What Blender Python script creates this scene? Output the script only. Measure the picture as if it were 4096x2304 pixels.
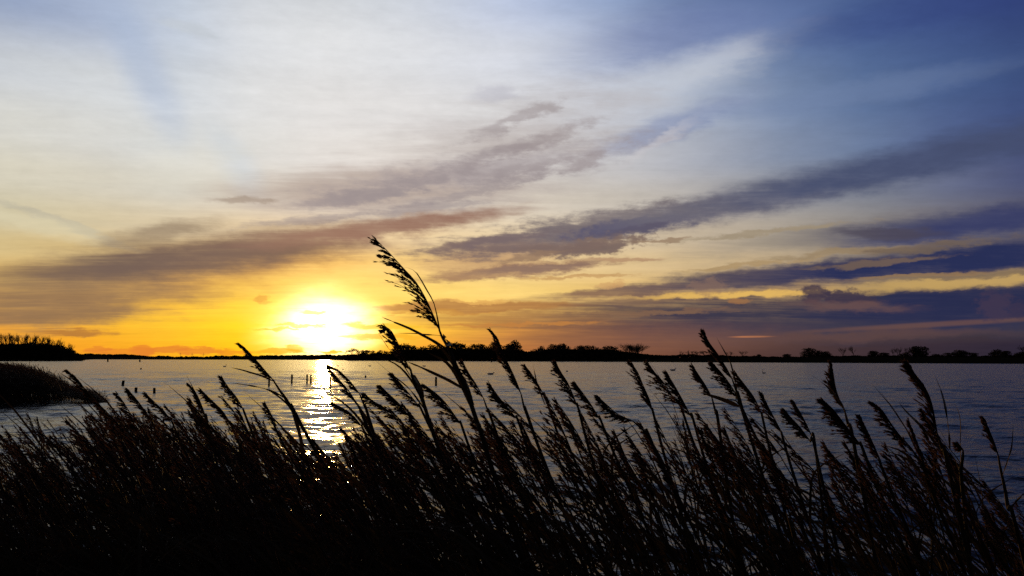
import bpy, math, random
import numpy as np
from mathutils import Vector, Matrix

R = math.radians
random.seed(7)
rng = np.random.default_rng(7)
scene = bpy.context.scene
for o in list(bpy.data.objects):
    bpy.data.objects.remove(o)
COL = scene.collection

# ------------------------------------------------------------------ camera
FPX = 3080.0                      # focal length in photograph pixels (4096 wide)
CAMZ = 2.4
PITCH, ROLL = R(5.31), R(0.14)
CAMM = (Matrix.Rotation(math.pi / 2 + PITCH, 3, 'X') @ Matrix.Rotation(ROLL, 3, 'Z'))
cam = bpy.data.cameras.new('camera')
cam.sensor_width = 36.0
cam.lens = 36.0 * FPX / 4096.0
cam.clip_start = 0.05
cam.clip_end = 40000
camo = bpy.data.objects.new('camera', cam)
COL.objects.link(camo)
camo.matrix_world = Matrix.Translation((0, 0, CAMZ)) @ CAMM.to_4x4()
scene.camera = camo
scene.view_settings.view_transform = 'Standard'
scene.view_settings.look = 'None'
scene.view_settings.exposure = 0.0
scene.view_settings.gamma = 1.0
scene.cycles.use_denoising = False
scene.cycles.max_bounces = 6
scene.cycles.diffuse_bounces = 2
scene.cycles.glossy_bounces = 3
scene.cycles.transparent_max_bounces = 8
scene.cycles.volume_bounces = 0
scene.cycles.sample_clamp_indirect = 4.0


def ray(u, v):
    return (CAMM @ Vector(((u - 2048) / FPX, (1152 - v) / FPX, -1.0))).normalized()


def at(u, v, y):
    """the point of the place seen at photograph pixel (u, v), y metres ahead"""
    d = ray(u, v)
    return Vector((0, 0, CAMZ)) + d * (y / d.y)


def azel(u, v):
    d = ray(u, v)
    return math.atan2(d.x, d.y), math.asin(d.z)


# ------------------------------------------------------------------ sky
SUN_U, SUN_V = 1300, 1312
SUN_AZ, SUN_EL = azel(SUN_U, SUN_V)
SUN_DIR = ray(SUN_U, SUN_V)


def lin(c):
    return [((x / 255.0) / 12.92 if x <= 10.3 else (((x / 255.0) + 0.055) / 1.055) ** 2.4) for x in c]


SKY_U = [0, 340, 680, 1000, 1290, 1650, 2048, 2400, 2750, 3080, 3400, 3750, 4096]
SKY_T = {   # colours of the evening sky veil, dark streaks left out
    0:    [(152,167,196), (150,168,203), (190,203,222), (218,223,230), (225,229,233), (220,226,236), (200,212,238), (160,180,218), (102,125,170), (80,103,152), (68,90,141), (54,74,128), (44,61,116)],
    300:  [(212,216,219), (214,218,221), (208,216,226), (226,228,230), (231,231,231), (230,231,233), (224,226,231), (205,210,220), (178,188,205), (120,142,178), (84,111,156), (70,94,142), (58,79,127)],
    600:  [(216,213,200), (214,213,206), (212,216,215), (220,221,218), (226,224,221), (222,219,216), (214,213,212), (198,199,204), (172,178,192), (134,147,172), (110,128,160), (86,103,147), (62,77,126)],
    850:  [(206,197,166), (207,198,170), (208,202,182), (212,204,186), (216,207,192), (217,206,188), (217,206,188), (206,196,180), (188,180,170), (166,162,158), (142,141,142), (112,113,126), (86,87,110)],
    1050: [(216,186,118), (218,186,118), (222,188,120), (234,194,112), (242,200,114), (244,208,130), (238,208,150), (226,198,148), (210,184,142), (186,164,132), (160,144,122), (126,114,108), (98,90,98)],
    1200: [(222,170,84), (234,178,74), (248,192,66), (254,214,78), (254,226,118), (252,218,112), (250,214,118), (240,198,112), (222,180,108), (200,160,98), (176,142,92), (152,124,84), (134,110,80)],
    1320: [(240,164,52), (248,180,48), (250,200,50), (255,214,30), (255,234,90), (250,198,66), (218,150,68), (160,108,70), (112,82,73), (78,61,64), (60,50,60), (47,42,58), (38,36,58)],
    1430: [(238,146,40), (246,154,34), (252,168,28), (254,190,20), (255,214,40), (240,142,38), (180,104,56), (140,84,58), (102,67,56), (78,56,54), (62,48,53), (50,42,54), (42,38,54)],
}
SKY_V = sorted(SKY_T)
TAB = np.array([[lin(c) for c in SKY_T[v]] for v in SKY_V])


def skycol(u, v):
    vv = min(max(v, SKY_V[0]), SKY_V[-1])
    j = max(k for k in range(len(SKY_V) - 1) if SKY_V[k] <= vv) if vv > SKY_V[0] else 0
    fy = (vv - SKY_V[j]) / (SKY_V[j + 1] - SKY_V[j])
    a = np.array([np.interp(u, SKY_U, TAB[j, :, c]) for c in range(3)])
    b = np.array([np.interp(u, SKY_U, TAB[j + 1, :, c]) for c in range(3)])
    return a * (1 - fy) + b * fy


def skydir(az, el):
    """veil colour in a direction of the whole sphere"""
    el0 = max(el, R(0.2))
    if abs(az) < R(75):
        d = Vector((math.sin(az) * math.cos(el0), math.cos(az) * math.cos(el0), math.sin(el0)))
        c = CAMM.transposed() @ d
        u, v = 2048 + FPX * c.x / max(-c.z, .05), 1152 - FPX * c.y / max(-c.z, .05)
        col = skycol(min(max(u, 0), 4096), min(max(v, 0), 1430))
    else:
        col = skycol(0 if az < 0 else 4096, 0)
    out = max(0.0, (abs(az) - R(34)) / R(60))
    back = np.array(lin((26, 26, 36)))
    k = min(1.0, out)
    col = col * (1 - k) + back * k
    up = min(1.0, max(0.0, (el - R(24)) / R(20)))
    return col * (1 - up) + np.array(lin((46, 50, 68))) * up


world = bpy.data.worlds.new('World')
scene.world = world
world.use_nodes = True
NT = world.node_tree
NT.nodes.clear()


def N(tree, typ, **kw):
    n = tree.nodes.new(typ)
    for k, v in kw.items():
        setattr(n, k, v)
    return n


def L(tree, a, b):
    tree.links.new(a, b)


def wmath(op, a, b=None, c=None):
    n = N(NT, 'ShaderNodeMath', operation=op)
    for i, x in enumerate((a, b, c)):
        if x is None:
            continue
        if isinstance(x, (int, float)):
            n.inputs[i].default_value = x
        else:
            L(NT, x, n.inputs[i])
    return n.outputs[0]


def wmix(fac, a, b, blend='MIX'):
    n = N(NT, 'ShaderNodeMix', data_type='RGBA', blend_type=blend)
    n.clamp_factor = True
    for i, x in ((0, fac), (6, a), (7, b)):
        if isinstance(x, (int, float)):
            n.inputs[i].default_value = x
        elif isinstance(x, (tuple, list, np.ndarray)):
            n.inputs[i].default_value = (x[0], x[1], x[2], 1)
        else:
            L(NT, x, n.inputs[i])
    return n.outputs[2]


def wrange(x, a, b, c, d, smooth=True):
    n = N(NT, 'ShaderNodeMapRange', interpolation_type='SMOOTHSTEP' if smooth else 'LINEAR')
    L(NT, x, n.inputs[0])
    for i, q in enumerate((a, b, c, d)):
        n.inputs[1 + i].default_value = q
    return n.outputs[0]


tc = N(NT, 'ShaderNodeTexCoord')
nrm = N(NT, 'ShaderNodeVectorMath', operation='NORMALIZE')
L(NT, tc.outputs['Generated'], nrm.inputs[0])
sep = N(NT, 'ShaderNodeSeparateXYZ')
L(NT, nrm.outputs[0], sep.inputs[0])
X, Y, Z = sep.outputs
AZ = wmath('ARCTAN2', X, Y)
EL = wmath('ARCSINE', Z)
# cloud-deck coordinates: where the direction meets a flat layer of cloud
zc = wmath('ADD', wmath('MAXIMUM', Z, 0.0), 0.045)
deck = N(NT, 'ShaderNodeCombineXYZ')
L(NT, wmath('DIVIDE', X, zc), deck.inputs[0])
L(NT, wmath('DIVIDE', Y, zc), deck.inputs[1])


def wnoise(vec, scale, detail, rot=0.0, stretch=(1, 1, 1), rough=0.55, dist=0.0, loc=(0, 0, 0)):
    m = N(NT, 'ShaderNodeMapping', vector_type='POINT')
    L(NT, vec, m.inputs[0])
    m.inputs['Rotation'].default_value = (0, 0, rot)
    m.inputs['Scale'].default_value = stretch
    m.inputs['Location'].default_value = loc
    n = N(NT, 'ShaderNodeTexNoise')
    L(NT, m.outputs[0], n.inputs['Vector'])
    n.inputs['Scale'].default_value = scale
    n.inputs['Detail'].default_value = detail
    n.inputs['Roughness'].default_value = rough
    n.inputs['Distortion'].default_value = dist
    return n


pxv = N(NT, 'ShaderNodeCombineXYZ')          # direction as azimuth / elevation
L(NT, AZ, pxv.inputs[0])
L(NT, EL, pxv.inputs[1])
nzA = wnoise(deck.outputs[0], 0.7, 8, rot=R(-62), stretch=(0.5, 1.25, 1), rough=0.64, dist=0.35)       # streaks
nzB = wnoise(deck.outputs[0], 2.6, 8, rot=R(-62), stretch=(0.7, 1.1, 1), rough=0.68, dist=0.5)  # puffs
nzC = wnoise(pxv.outputs[0], 26, 6, stretch=(0.55, 1.6, 1), rough=0.58, loc=(3, 5, 0))       # ragged edges
nzD = wnoise(pxv.outputs[0], 75, 6, stretch=(0.55, 1.3, 1), rough=0.64, loc=(1, 2, 0))        # curds
nzF = wnoise(deck.outputs[0], 2.6, 8, rot=R(-58), stretch=(0.36, 1.7, 1), rough=0.68, dist=0.8, loc=(7, 1, 0))  # fine feathers
nzP = wnoise(pxv.outputs[0], 120, 5, stretch=(0.7, 1.1, 1), rough=0.6, loc=(4, 9, 0))       # cauliflower tops
# warp of the direction so that no cloud keeps a ruled outline
wsub = N(NT, 'ShaderNodeVectorMath', operation='SUBTRACT')
mixn = N(NT, 'ShaderNodeVectorMath', operation='MULTIPLY_ADD')
L(NT, nzD.outputs['Color'], mixn.inputs[0])
mixn.inputs[1].default_value = (.35, .8, 0)
L(NT, nzC.outputs['Color'], mixn.inputs[2])
L(NT, mixn.outputs[0], wsub.inputs[0])
wsub.inputs[1].default_value = (.68, .9, .5)
wmul = N(NT, 'ShaderNodeVectorMath', operation='MULTIPLY')
L(NT, wsub.outputs[0], wmul.inputs[0])
wmul.inputs[1].default_value = (0.075, 0.016, 0)
wadd = N(NT, 'ShaderNodeVectorMath', operation='ADD')
L(NT, pxv.outputs[0], wadd.inputs[0])
L(NT, wmul.outputs[0], wadd.inputs[1])
WP = wadd.outputs[0]
# noises centred on zero for the masks
edgeN = wmath('ADD', wmath('MULTIPLY', wmath('SUBTRACT', nzB.outputs['Fac'], .54), 1.6),
              wmath('MULTIPLY', wmath('SUBTRACT', nzD.outputs['Fac'], .5), 1.2))
streakN = wmath('ADD', wmath('MULTIPLY', wmath('SUBTRACT', nzA.outputs['Fac'], .56), 2.0),
                wmath('ADD', wmath('MULTIPLY', wmath('SUBTRACT', nzC.outputs['Fac'], .5), .8), wmath('MULTIPLY', wmath('SUBTRACT', nzF.outputs['Fac'], .52), 1.1)))

def after(prev, vec):
    """the same vector (or number), worked out only once prev is known: keeps the shader's working set small"""
    n = N(NT, 'ShaderNodeVectorMath', operation='MULTIPLY_ADD')
    L(NT, prev, n.inputs[0])
    n.inputs[1].default_value = (1e-9, 1e-9, 1e-9)
    L(NT, vec, n.inputs[2])
    return n.outputs[0]


puffN = wmath('MULTIPLY', wmath('SUBTRACT', nzP.outputs['Fac'], .5), 2.4)
body = wrange(wmath('ADD', streakN, wmath('MULTIPLY', edgeN, .6)), -0.45, 0.55, 1.06, 0.84)     # thicker and thinner cloud


# veil: rows of azimuth ramps blended by elevation
AZS = [-180, -110, -62, -42, -34, -29, -24, -19.5, -16.5, -13.7, -11, -7.5, -4, 0, 4, 8, 12, 16, 20, 25, 30, 34, 45, 70, 120, 180]
ELS = [0.0, 1.0, 2.2, 3.5, 5.0, 7.0, 9.0, 11.5, 14.5, 18, 22, 26, 34, 50]
azf = wrange(AZ, -math.pi, math.pi, 0, 1, smooth=False)
veil = None
for k, el in enumerate(ELS):
    rp = N(NT, 'ShaderNodeValToRGB')
    rp.color_ramp.interpolation = 'B_SPLINE' if False else 'EASE'
    rp.color_ramp.interpolation = 'LINEAR'
    els = rp.color_ramp.elements
    while len(els) < len(AZS):
        els.new(0.5)
    for e, a in zip(els, AZS):
        e.position = (a + 180) / 360.0
    for e, a in zip(els, AZS):
        c = skydir(R(a), R(el))
        e.color = (c[0], c[1], c[2], 1)
    L(NT, azf if veil is None else after(veil, azf), rp.inputs[0])
    veil = rp.outputs[0] if veil is None else wmix(wrange(EL, R(ELS[k - 1]), R(el), 0, 1, smooth=(k > 2)), veil, rp.outputs[0])

# clear evening sky behind the veil
sky = N(NT, 'ShaderNodeTexSky', sky_type='NISHITA')
sky.sun_disc = False
sky.sun_elevation = SUN_EL
sky.sun_rotation = SUN_AZ
sky.air_density = 1.2
sky.dust_density = 2.0
sk = N(NT, 'ShaderNodeVectorMath', operation='SCALE')
L(NT, sky.outputs[0], sk.inputs[0])
sk.inputs['Scale'].default_value = 0.1
col = wmix(0.94, sk.outputs[0], veil)
# thin streaked texture of the whole veil
tex = wmath('ADD', wmath('MULTIPLY', streakN, 0.075), wmath('ADD', wmath('MULTIPLY', edgeN, 0.05), 1.045))
tv = N(NT, 'ShaderNodeCombineXYZ')
for i in range(3):
    L(NT, tex, tv.inputs[i])
col = wmix(1.0, col, tv.outputs[0], 'MULTIPLY')


def cloud(col, p0, p1, th, rgb, op, soft=0.7, nz='s', amp=0.45, warp=True, ext=1.12):
    """one cloud of the sky: a long lens between two directions with a ragged edge"""
    a0, e0 = azel(*p0)
    a1, e1 = azel(*p1)
    m = N(NT, 'ShaderNodeMapping', vector_type='TEXTURE')
    L(NT, after(col, WP if warp else pxv.outputs[0]), m.inputs[0])
    m.inputs['Location'].default_value = ((a0 + a1) / 2, (e0 + e1) / 2, 0)
    m.inputs['Rotation'].default_value = (0, 0, math.atan2(e1 - e0, a1 - a0))
    m.inputs['Scale'].default_value = (max(math.hypot(a1 - a0, e1 - e0) / 2 * ext, 1e-4), th / FPX * 1.25, 1)
    ln = N(NT, 'ShaderNodeVectorMath', operation='LENGTH')
    L(NT, m.outputs[0], ln.inputs[0])
    s = wmath('MULTIPLY_ADD', {'s': streakN, 'e': edgeN, 'p': puffN}[nz], amp, ln.outputs['Value'])
    f = wmath('MULTIPLY', wrange(s, 1.0 - soft * 0.75, 1.0 + soft * 0.35, op, 0.0), body)
    # nothing of this cloud behind the viewer
    return wmix(f, col, lin(rgb))


# --- pale cirrus and blue gaps high up
col = cloud(col, (420, -60), (710, 540), 62, (172, 188, 215), .5, 1.2, amp=.25, warp=False)
col = cloud(col, (850, 520), (1030, 770), 55, (200, 210, 220), .5, 1.2, amp=.25, warp=False)
col = cloud(col, (560, 700), (950, 640), 70, (226, 222, 208), .45, 1.0, amp=.6)
col = cloud(col, (-100, 760), (560, 1010), 13, (176, 172, 158), .45, 1.0, amp=.2)
col = cloud(col, (-100, 850), (420, 960), 26, (222, 212, 178), .5, 1.0, amp=.4)
col = cloud(col, (660, 90), (850, 140), 16, (196, 202, 208), .5, 1.0, amp=.5)
col = cloud(col, (2350, 200), (3200, 20), 90, (104, 121, 170), .62, 1.1, amp=.5)
col = cloud(col, (2350, 430), (3060, 180), 62, (204, 209, 218), .46, 1.2, amp=.6)
col = cloud(col, (2700, 330), (3020, 170), 34, (204, 208, 216), .32, 1.2, amp=.6)
col = cloud(col, (2400, 610), (2960, 400), 40, (128, 140, 176), .6, 1.0, amp=.5)
col = cloud(col, (2480, 655), (2770, 480), 16, (206, 202, 204), .5, 1.2, amp=.5)
col = cloud(col, (2800, 470), (3900, 280), 36, (118, 136, 172), .4, 1.0, amp=.4)
col = cloud(col, (3100, 150), (4200, -80), 60, (52, 68, 126), .45, 1.0, amp=.4)
# --- grey-mauve broken deck in the middle
col = cloud(col, (1250, 830), (2350, 520), 140, (180, 167, 163), .62, 1.3, nz='s', amp=1.0)
col = cloud(col, (1000, 790), (1900, 700), 70, (184, 166, 154), .62, 1.2, nz='s', amp=1.0)
col = cloud(col, (1500, 730), (2450, 600), 50, (160, 150, 154), .65, 1.1, nz='e', amp=1.1)
for (u, v, w, h, rise) in ((1350, 806, 190, 20, 20), (1500, 768, 200, 24, 40), (1690, 836, 230, 16, 30), (1740, 706, 220, 26, 60), (1960, 622, 190, 26, 60), (2170, 560, 170, 24, 60),
                           (1900, 760, 200, 18, 40), (2120, 668, 180, 16, 40), (1280, 870, 260, 14, 30), (2050, 480, 170, 20, 70), (2330, 640, 160, 16, 60)):
    col = cloud(col, (u - w, v + rise), (u + w, v - rise), h, (158, 147, 148), .6, 1.1, nz='e', amp=1.5)
col = cloud(col, (1880, 390), (2080, 370), 26, (188, 187, 198), .5, 1.0, nz='e', amp=.5)
col = cloud(col, (860, 800), (1060, 806), 13, (166, 148, 132), .7, .8, nz='e', amp=.5)
# --- long brown band on the left and the orange haze below it
col = cloud(col, (250, 1180), (1400, 985), 85, (196, 138, 78), .62, 1.1, amp=.5)
col = cloud(col, (-200, 1185), (760, 1140), 90, (150, 119, 88), .8, 1.0, amp=.45)
col = cloud(col, (-200, 1265), (520, 1240), 50, (146, 114, 84), .75, .9, amp=.4)
col = cloud(col, (130, 1094), (1000, 1000), 52, (116, 97, 87), .95, 1.25, amp=.45)
col = cloud(col, (520, 1062), (1500, 925), 66, (120, 99, 89), .94, 1.25, amp=.45)
col = cloud(col, (1050, 962), (2020, 855), 34, (152, 116, 100), .95, .8, amp=.4)
col = cloud(col, (400, 972), (860, 885), 32, (148, 128, 106), .75, 1.0, amp=.35)
col = cloud(col, (160, 1322), (430, 1326), 9, (186, 124, 58), .85, .8, amp=.5)
# --- dark blue streaks fanning out on the right
col = cloud(col, (1660, 1070), (2300, 985), 55, (188, 146, 108), .7, 1.0, nz='e', amp=.5)
col = cloud(col, (1720, 1010), (2560, 905), 44, (124, 106, 104), .9, .7, nz='e', amp=.9)
col = cloud(col, (2000, 945), (2950, 815), 44, (118, 108, 112), .88, .8, nz='e', amp=1.0)
col = cloud(col, (2280, 935), (2830, 868), 26, (84, 82, 110), .9, .7, nz='p', amp=.6)
col = cloud(col, (2200, 1010), (2560, 955), 34, (132, 110, 98), .9, .7, nz='p', amp=1.1)
col = cloud(col, (2450, 905), (3350, 740), 46, (112, 107, 116), .88, 1.0, amp=.4)
col = cloud(col, (2850, 815), (4500, 450), 60, (70, 79, 110), .9, 1.0, amp=.35)
col = cloud(col, (1660, 1120), (2420, 1048), 22, (164, 126, 98), .85, .7, nz='e', amp=.6)
col = cloud(col, (1900, 1092), (2380, 1056), 13, (142, 114, 100), .85, .7, nz='e', amp=.6)
col = cloud(col, (2380, 1040), (2660, 1034), 7, (184, 146, 112), .8, .8, amp=.3)
col = cloud(col, (2800, 1010), (3800, 850), 34, (148, 138, 126), .6, 1.0, amp=.5)
col = cloud(col, (3300, 945), (4300, 850), 52, (74, 76, 102), .8, 1.0, amp=.4)
col = cloud(col, (3500, 965), (4500, 800), 40, (52, 58, 100), .8, 1.0, amp=.4)
col = cloud(col, (3350, 930), (3750, 935), 16, (78, 72, 84), .7, .9, amp=.4)
col = cloud(col, (2180, 1190), (2950, 1128), 20, (138, 106, 86), .9, .7, amp=.45)
col = cloud(col, (2550, 1152), (3600, 1062), 34, (88, 78, 88), .92, .8, amp=.35)
col = cloud(col, (3050, 1112), (4600, 965), 46, (41, 48, 86), .95, .8, amp=.3)
col = cloud(col, (2230, 1220), (3230, 1160), 20, (134, 104, 84), .85, .8, amp=.5)
col = cloud(col, (1440, 1231), (2280, 1221), 17, (184, 130, 74), .9, .6, amp=.4)
col = cloud(col, (1650, 1275), (2700, 1285), 34, (160, 110, 68), .7, 1.0, amp=.6)
col = cloud(col, (2350, 1275), (4700, 1215), 78, (60, 57, 75), .94, .7, amp=.28)
col = cloud(col, (3300, 1250), (4700, 1170), 62, (40, 45, 78), .9, .8, amp=.25)
col = cloud(col, (1950, 1350), (3100, 1345), 50, (122, 84, 72), .62, 1.2, amp=.3)
# --- lit slits between them
col = cloud(col, (2560, 1190), (3330, 1160), 11, (232, 186, 98), .9, .8, amp=.4)
col = cloud(col, (3380, 1160), (4500, 1075), 20, (200, 164, 98), .85, .9, amp=.4)
col = cloud(col, (3500, 1130), (4500, 1062), 7, (112, 96, 84), .7, .9, amp=.4)
col = cloud(col, (3250, 1324), (4300, 1264), 8, (118, 84, 72), .55, .9, amp=.3, warp=False)
col = cloud(col, (2930, 1348), (3080, 1346), 3, (196, 126, 84), .8, .9, amp=.2, warp=False)
col = cloud(col, (3000, 1352), (3900, 1330), 16, (104, 74, 66), .5, 1.0, amp=.3)
for (u, v, w, h, rise, c) in ((1830, 985, 150, 14, 24, (132, 112, 106)), (2010, 958, 170, 16, 30, (120, 104, 106)), (2190, 990, 120, 16, 20, (126, 106, 100)), (2330, 985, 110, 18, 22, (124, 104, 98)),
                              (2440, 985, 90, 13, 18, (122, 104, 98)), (2560, 915, 140, 12, 22, (92, 86, 104)), (2110, 1030, 120, 14, 24, (150, 122, 100)), (2640, 960, 110, 6, 8, (150, 124, 100)),
                              (3050, 930, 300, 9, 30, (158, 142, 118)), (3350, 1010, 300, 12, 30, (150, 128, 98)), (3000, 1060, 280, 8, 26, (170, 142, 102)), (3720, 985, 260, 12, 26, (112, 96, 84)),
                              (3500, 1050, 260, 9, 26, (118, 98, 84)), (3650, 1105, 240, 6, 16, (150, 120, 84)), (2300, 1105, 200, 6, 8, (196, 152, 98)), (2600, 1250, 320, 9, 10, (132, 100, 78)),
                              (1760, 1248, 230, 7, 2, (200, 142, 70)), (2050, 1300, 260, 6, 4, (196, 130, 66)), (1900, 1205, 160, 5, 4, (226, 170, 92))):
    col = cloud(col, (u - w, v + rise), (u + w, v - rise), h, c, .75, .8, nz='e', amp=1.1)
# grain inside the streaks
tex2 = wmath('ADD', wmath('MULTIPLY', streakN, 0.09), wmath('ADD', wmath('MULTIPLY', edgeN, 0.07), 1.0))
tv2 = N(NT, 'ShaderNodeCombineXYZ')
for i in range(3):
    L(NT, tex2, tv2.inputs[i])
col = wmix(1.0, col, tv2.outputs[0], 'MULTIPLY')
# --- low cumulus
for (u, v, w, h, c, op) in ((3262, 1180, 66, 30, (66, 55, 70), .92), (3375, 1188, 90, 24, (62, 53, 70), .92),
                            (3470, 1200, 50, 14, (62, 53, 70), .85),
                            (3985, 1222, 78, 44, (64, 54, 76), .8), (4070, 1235, 40, 30, (58, 50, 74), .7),
                            (2430, 1143, 50, 11, (206, 158, 104), .6), (2475, 1136, 26, 15, (206, 158, 104), .6),
                            (2835, 1150, 80, 28, (140, 110, 94), .5), (2960, 1205, 45, 9, (160, 112, 70), .7),
                            (1046, 1194, 30, 12, (216, 150, 66), .6), (1060, 1210, 34, 6, (222, 156, 66), .5)):
    col = cloud(col, (u - w, v), (u + w, v - 1), h, c, op, .6, nz='p', amp=1.0, ext=1.0, warp=False)
col = cloud(col, (3180, 1214), (3640, 1240), 17, (108, 80, 76), .75, .9, amp=.4)

# --- glow of the veiled sun: wide amber halo, yellow ring, white core
dot = N(NT, 'ShaderNodeVectorMath', operation='DOT_PRODUCT')
L(NT, nrm.outputs[0], dot.inputs[0])
dot.inputs[1].default_value = SUN_DIR
theta0 = wmath('ARCCOSINE', wmath('MINIMUM', dot.outputs['Value'], 1.0))
dev = wmath('MULTIPLY', wmath('ABSOLUTE', wmath('SUBTRACT', EL, SUN_EL)), 0.55)
theta = wmath('MAXIMUM', wmath('ADD', wmath('ADD', theta0, dev), wmath('MULTIPLY', wmath('SUBTRACT', nzC.outputs['Fac'], .5), .045)), 0.0)
g = N(NT, 'ShaderNodeVectorMath', operation='ADD')


def halo(width, rgb, power=2.0):
    e = wmath('POWER', 2.718281828, wmath('MULTIPLY', wmath('POWER', wmath('DIVIDE', theta, R(width)), power), -1.0))
    s = N(NT, 'ShaderNodeVectorMath', operation='SCALE')
    s.inputs[0].default_value = rgb
    L(NT, e, s.inputs['Scale'])
    return s.outputs[0]


def wadd3(a, b):
    n = N(NT, 'ShaderNodeVectorMath', operation='ADD')
    L(NT, a, n.inputs[0])
    L(NT, b, n.inputs[1])
    return n.outputs[0]


core = wadd3(halo(3.25, (3.4, 2.6, 1.35), 2.7), wadd3(halo(4.4, (.34, .17, .01), 1.7), halo(9.0, (.10, .04, .0), 1.4)))
# shreds of cloud in front of the glow hold some of it back
shred = wrange(wmath('ADD', wmath('MULTIPLY', streakN, 0.8), wmath('MULTIPLY', edgeN, 0.35)), -0.25, 0.5, 1.1, 0.42)
sv = N(NT, 'ShaderNodeVectorMath', operation='SCALE')
L(NT, core, sv.inputs[0])
L(NT, shred, sv.inputs['Scale'])
col = wadd3(col, sv.outputs[0])
# --- small clouds in front of the glow and along the horizon
for (u, v, w, h, c, op) in ((1215, 1249, 56, 9, (255, 226, 140), .8), (1225, 1305, 110, 5, (252, 205, 70), .7),
                            (1120, 1318, 90, 4, (250, 196, 50), .7), (1520, 1300, 170, 10, (250, 196, 50), .75),
                            (1560, 1345, 190, 9, (246, 180, 44), .7), (1320, 1404, 40, 5, (252, 196, 40), .9),
                            (480, 1404, 130, 9, (236, 138, 44), .7), (560, 1398, 60, 13, (232, 132, 46), .75),
                            (660, 1400, 90, 12, (230, 130, 46), .75), (780, 1404, 80, 11, (232, 132, 46), .75),
                            (900, 1406, 90, 8, (240, 146, 36), .7), (1090, 1401, 110, 10, (252, 184, 40), .8),
                            (1180, 1396, 60, 13, (252, 186, 40), .75), (390, 1396, 40, 9, (226, 126, 48), .6)):
    col = cloud(col, (u - w, v), (u + w, v), h, c, op, .5, nz='e', amp=.6, ext=1.0)

scl = N(NT, 'ShaderNodeVectorMath', operation='SCALE')
L(NT, col, scl.inputs[0])
scl.inputs['Scale'].default_value = 10.0
bg = N(NT, 'ShaderNodeBackground')
bg.inputs['Strength'].default_value = 0.1
L(NT, scl.outputs[0], bg.inputs['Color'])
wo = N(NT, 'ShaderNodeOutputWorld')
L(NT, bg.outputs[0], wo.inputs['Surface'])
world.cycles.sampling_method = 'MANUAL'
world.cycles.sample_map_resolution = 512

# ------------------------------------------------------------------ sun
sl = bpy.data.lights.new('sun', 'SUN')
sl.energy = 1.4
sl.angle = R(0.5)
sl.color = (1.0, 0.50, 0.13)
so = bpy.data.objects.new('sun', sl)
COL.objects.link(so)
so.rotation_euler = (-SUN_DIR).to_track_quat('-Z', 'Y').to_euler()


# ------------------------------------------------------------------ helpers
class MB:
    """collects points and faces of one mesh"""
    def __init__(self):
        self.v, self.f = [], []

    def tube(self, pts, rad, n=6, cap=True):
        b = len(self.v)
        m = len(pts)
        ref = Vector((0.3, 1, 0.2)).normalized()
        for i, p in enumerate(pts):
            t = (pts[min(i + 1, m - 1)] - pts[max(i - 1, 0)])
            if t.length < 1e-9:
                t = Vector((0, 0, 1))
            t.normalize()
            r_ = ref if abs(t.dot(ref)) < .9 else Vector((1, 0, 0))
            a = t.cross(r_).normalized()
            c = t.cross(a)
            for k in range(n):
                q = 2 * math.pi * k / n
                self.v.append(tuple(p + (a * math.cos(q) + c * math.sin(q)) * rad[i]))
        for i in range(m - 1):
            for k in range(n):
                k2 = (k + 1) % n
                self.f.append((b + i * n + k, b + i * n + k2, b + (i + 1) * n + k2, b + (i + 1) * n + k))
        if cap:
            self.f.append(tuple(b + k for k in reversed(range(n))))
            self.f.append(tuple(b + (m - 1) * n + k for k in range(n)))

    def ribbon(self, pts, wid, up, fold=0.25, one=False):
        b = len(self.v)
        m = len(pts)
        for i, p in enumerate(pts):
            t = (pts[min(i + 1, m - 1)] - pts[max(i - 1, 0)])
            t.normalize()
            s = t.cross(up)
            if s.length < 1e-4:
                s = Vector((0, 1, 0))
            s.normalize()
            nn = s.cross(t)
            h = wid[i] / 2
            if one:
                self.v += [tuple(p - s * h), tuple(p + s * h)]
            else:
                self.v += [tuple(p - s * h + nn * h * fold), tuple(p), tuple(p + s * h + nn * h * fold)]
        k = 2 if one else 3
        for i in range(m - 1):
            for j in range(k - 1):
                self.f.append((b + i * k + j, b + i * k + j + 1, b + (i + 1) * k + j + 1, b + (i + 1) * k + j))

    def dart(self, p, d, ln, w, side):
        """a spikelet: narrow lozenge of grain"""
        b = len(self.v)
        q = p + d * ln * .45
        self.v += [tuple(p), tuple(q + side * w / 2), tuple(p + d * ln), tuple(q - side * w / 2)]
        self.f.append((b, b + 1, b + 2, b + 3))

    def box(self, c, s):
        b = len(self.v)
        for dz in (-1, 1):
            for dx, dy in ((-1, -1), (1, -1), (1, 1), (-1, 1)):
                self.v.append((c[0] + dx * s[0] / 2, c[1] + dy * s[1] / 2, c[2] + dz * s[2] / 2))
        self.f += [(b + 3, b + 2, b + 1, b), (b + 4, b + 5, b + 6, b + 7)]
        for k in range(4):
            k2 = (k + 1) % 4
            self.f.append((b + k, b + k2, b + 4 + k2, b + 4 + k))

    def mesh(self, name, mat, smooth=False):
        me = bpy.data.meshes.new(name)
        me.from_pydata(self.v, [], self.f)
        if smooth:
            me.polygons.foreach_set('use_smooth', [True] * len(me.polygons))
        me.materials.append(mat)
        me.update()
        return me

    def build(self, name, mat, parent=None, smooth=False):
        o = bpy.data.objects.new(name, self.mesh(name, mat, smooth))
        COL.objects.link(o)
        if parent is not None:
            o.parent = parent
        return o


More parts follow.
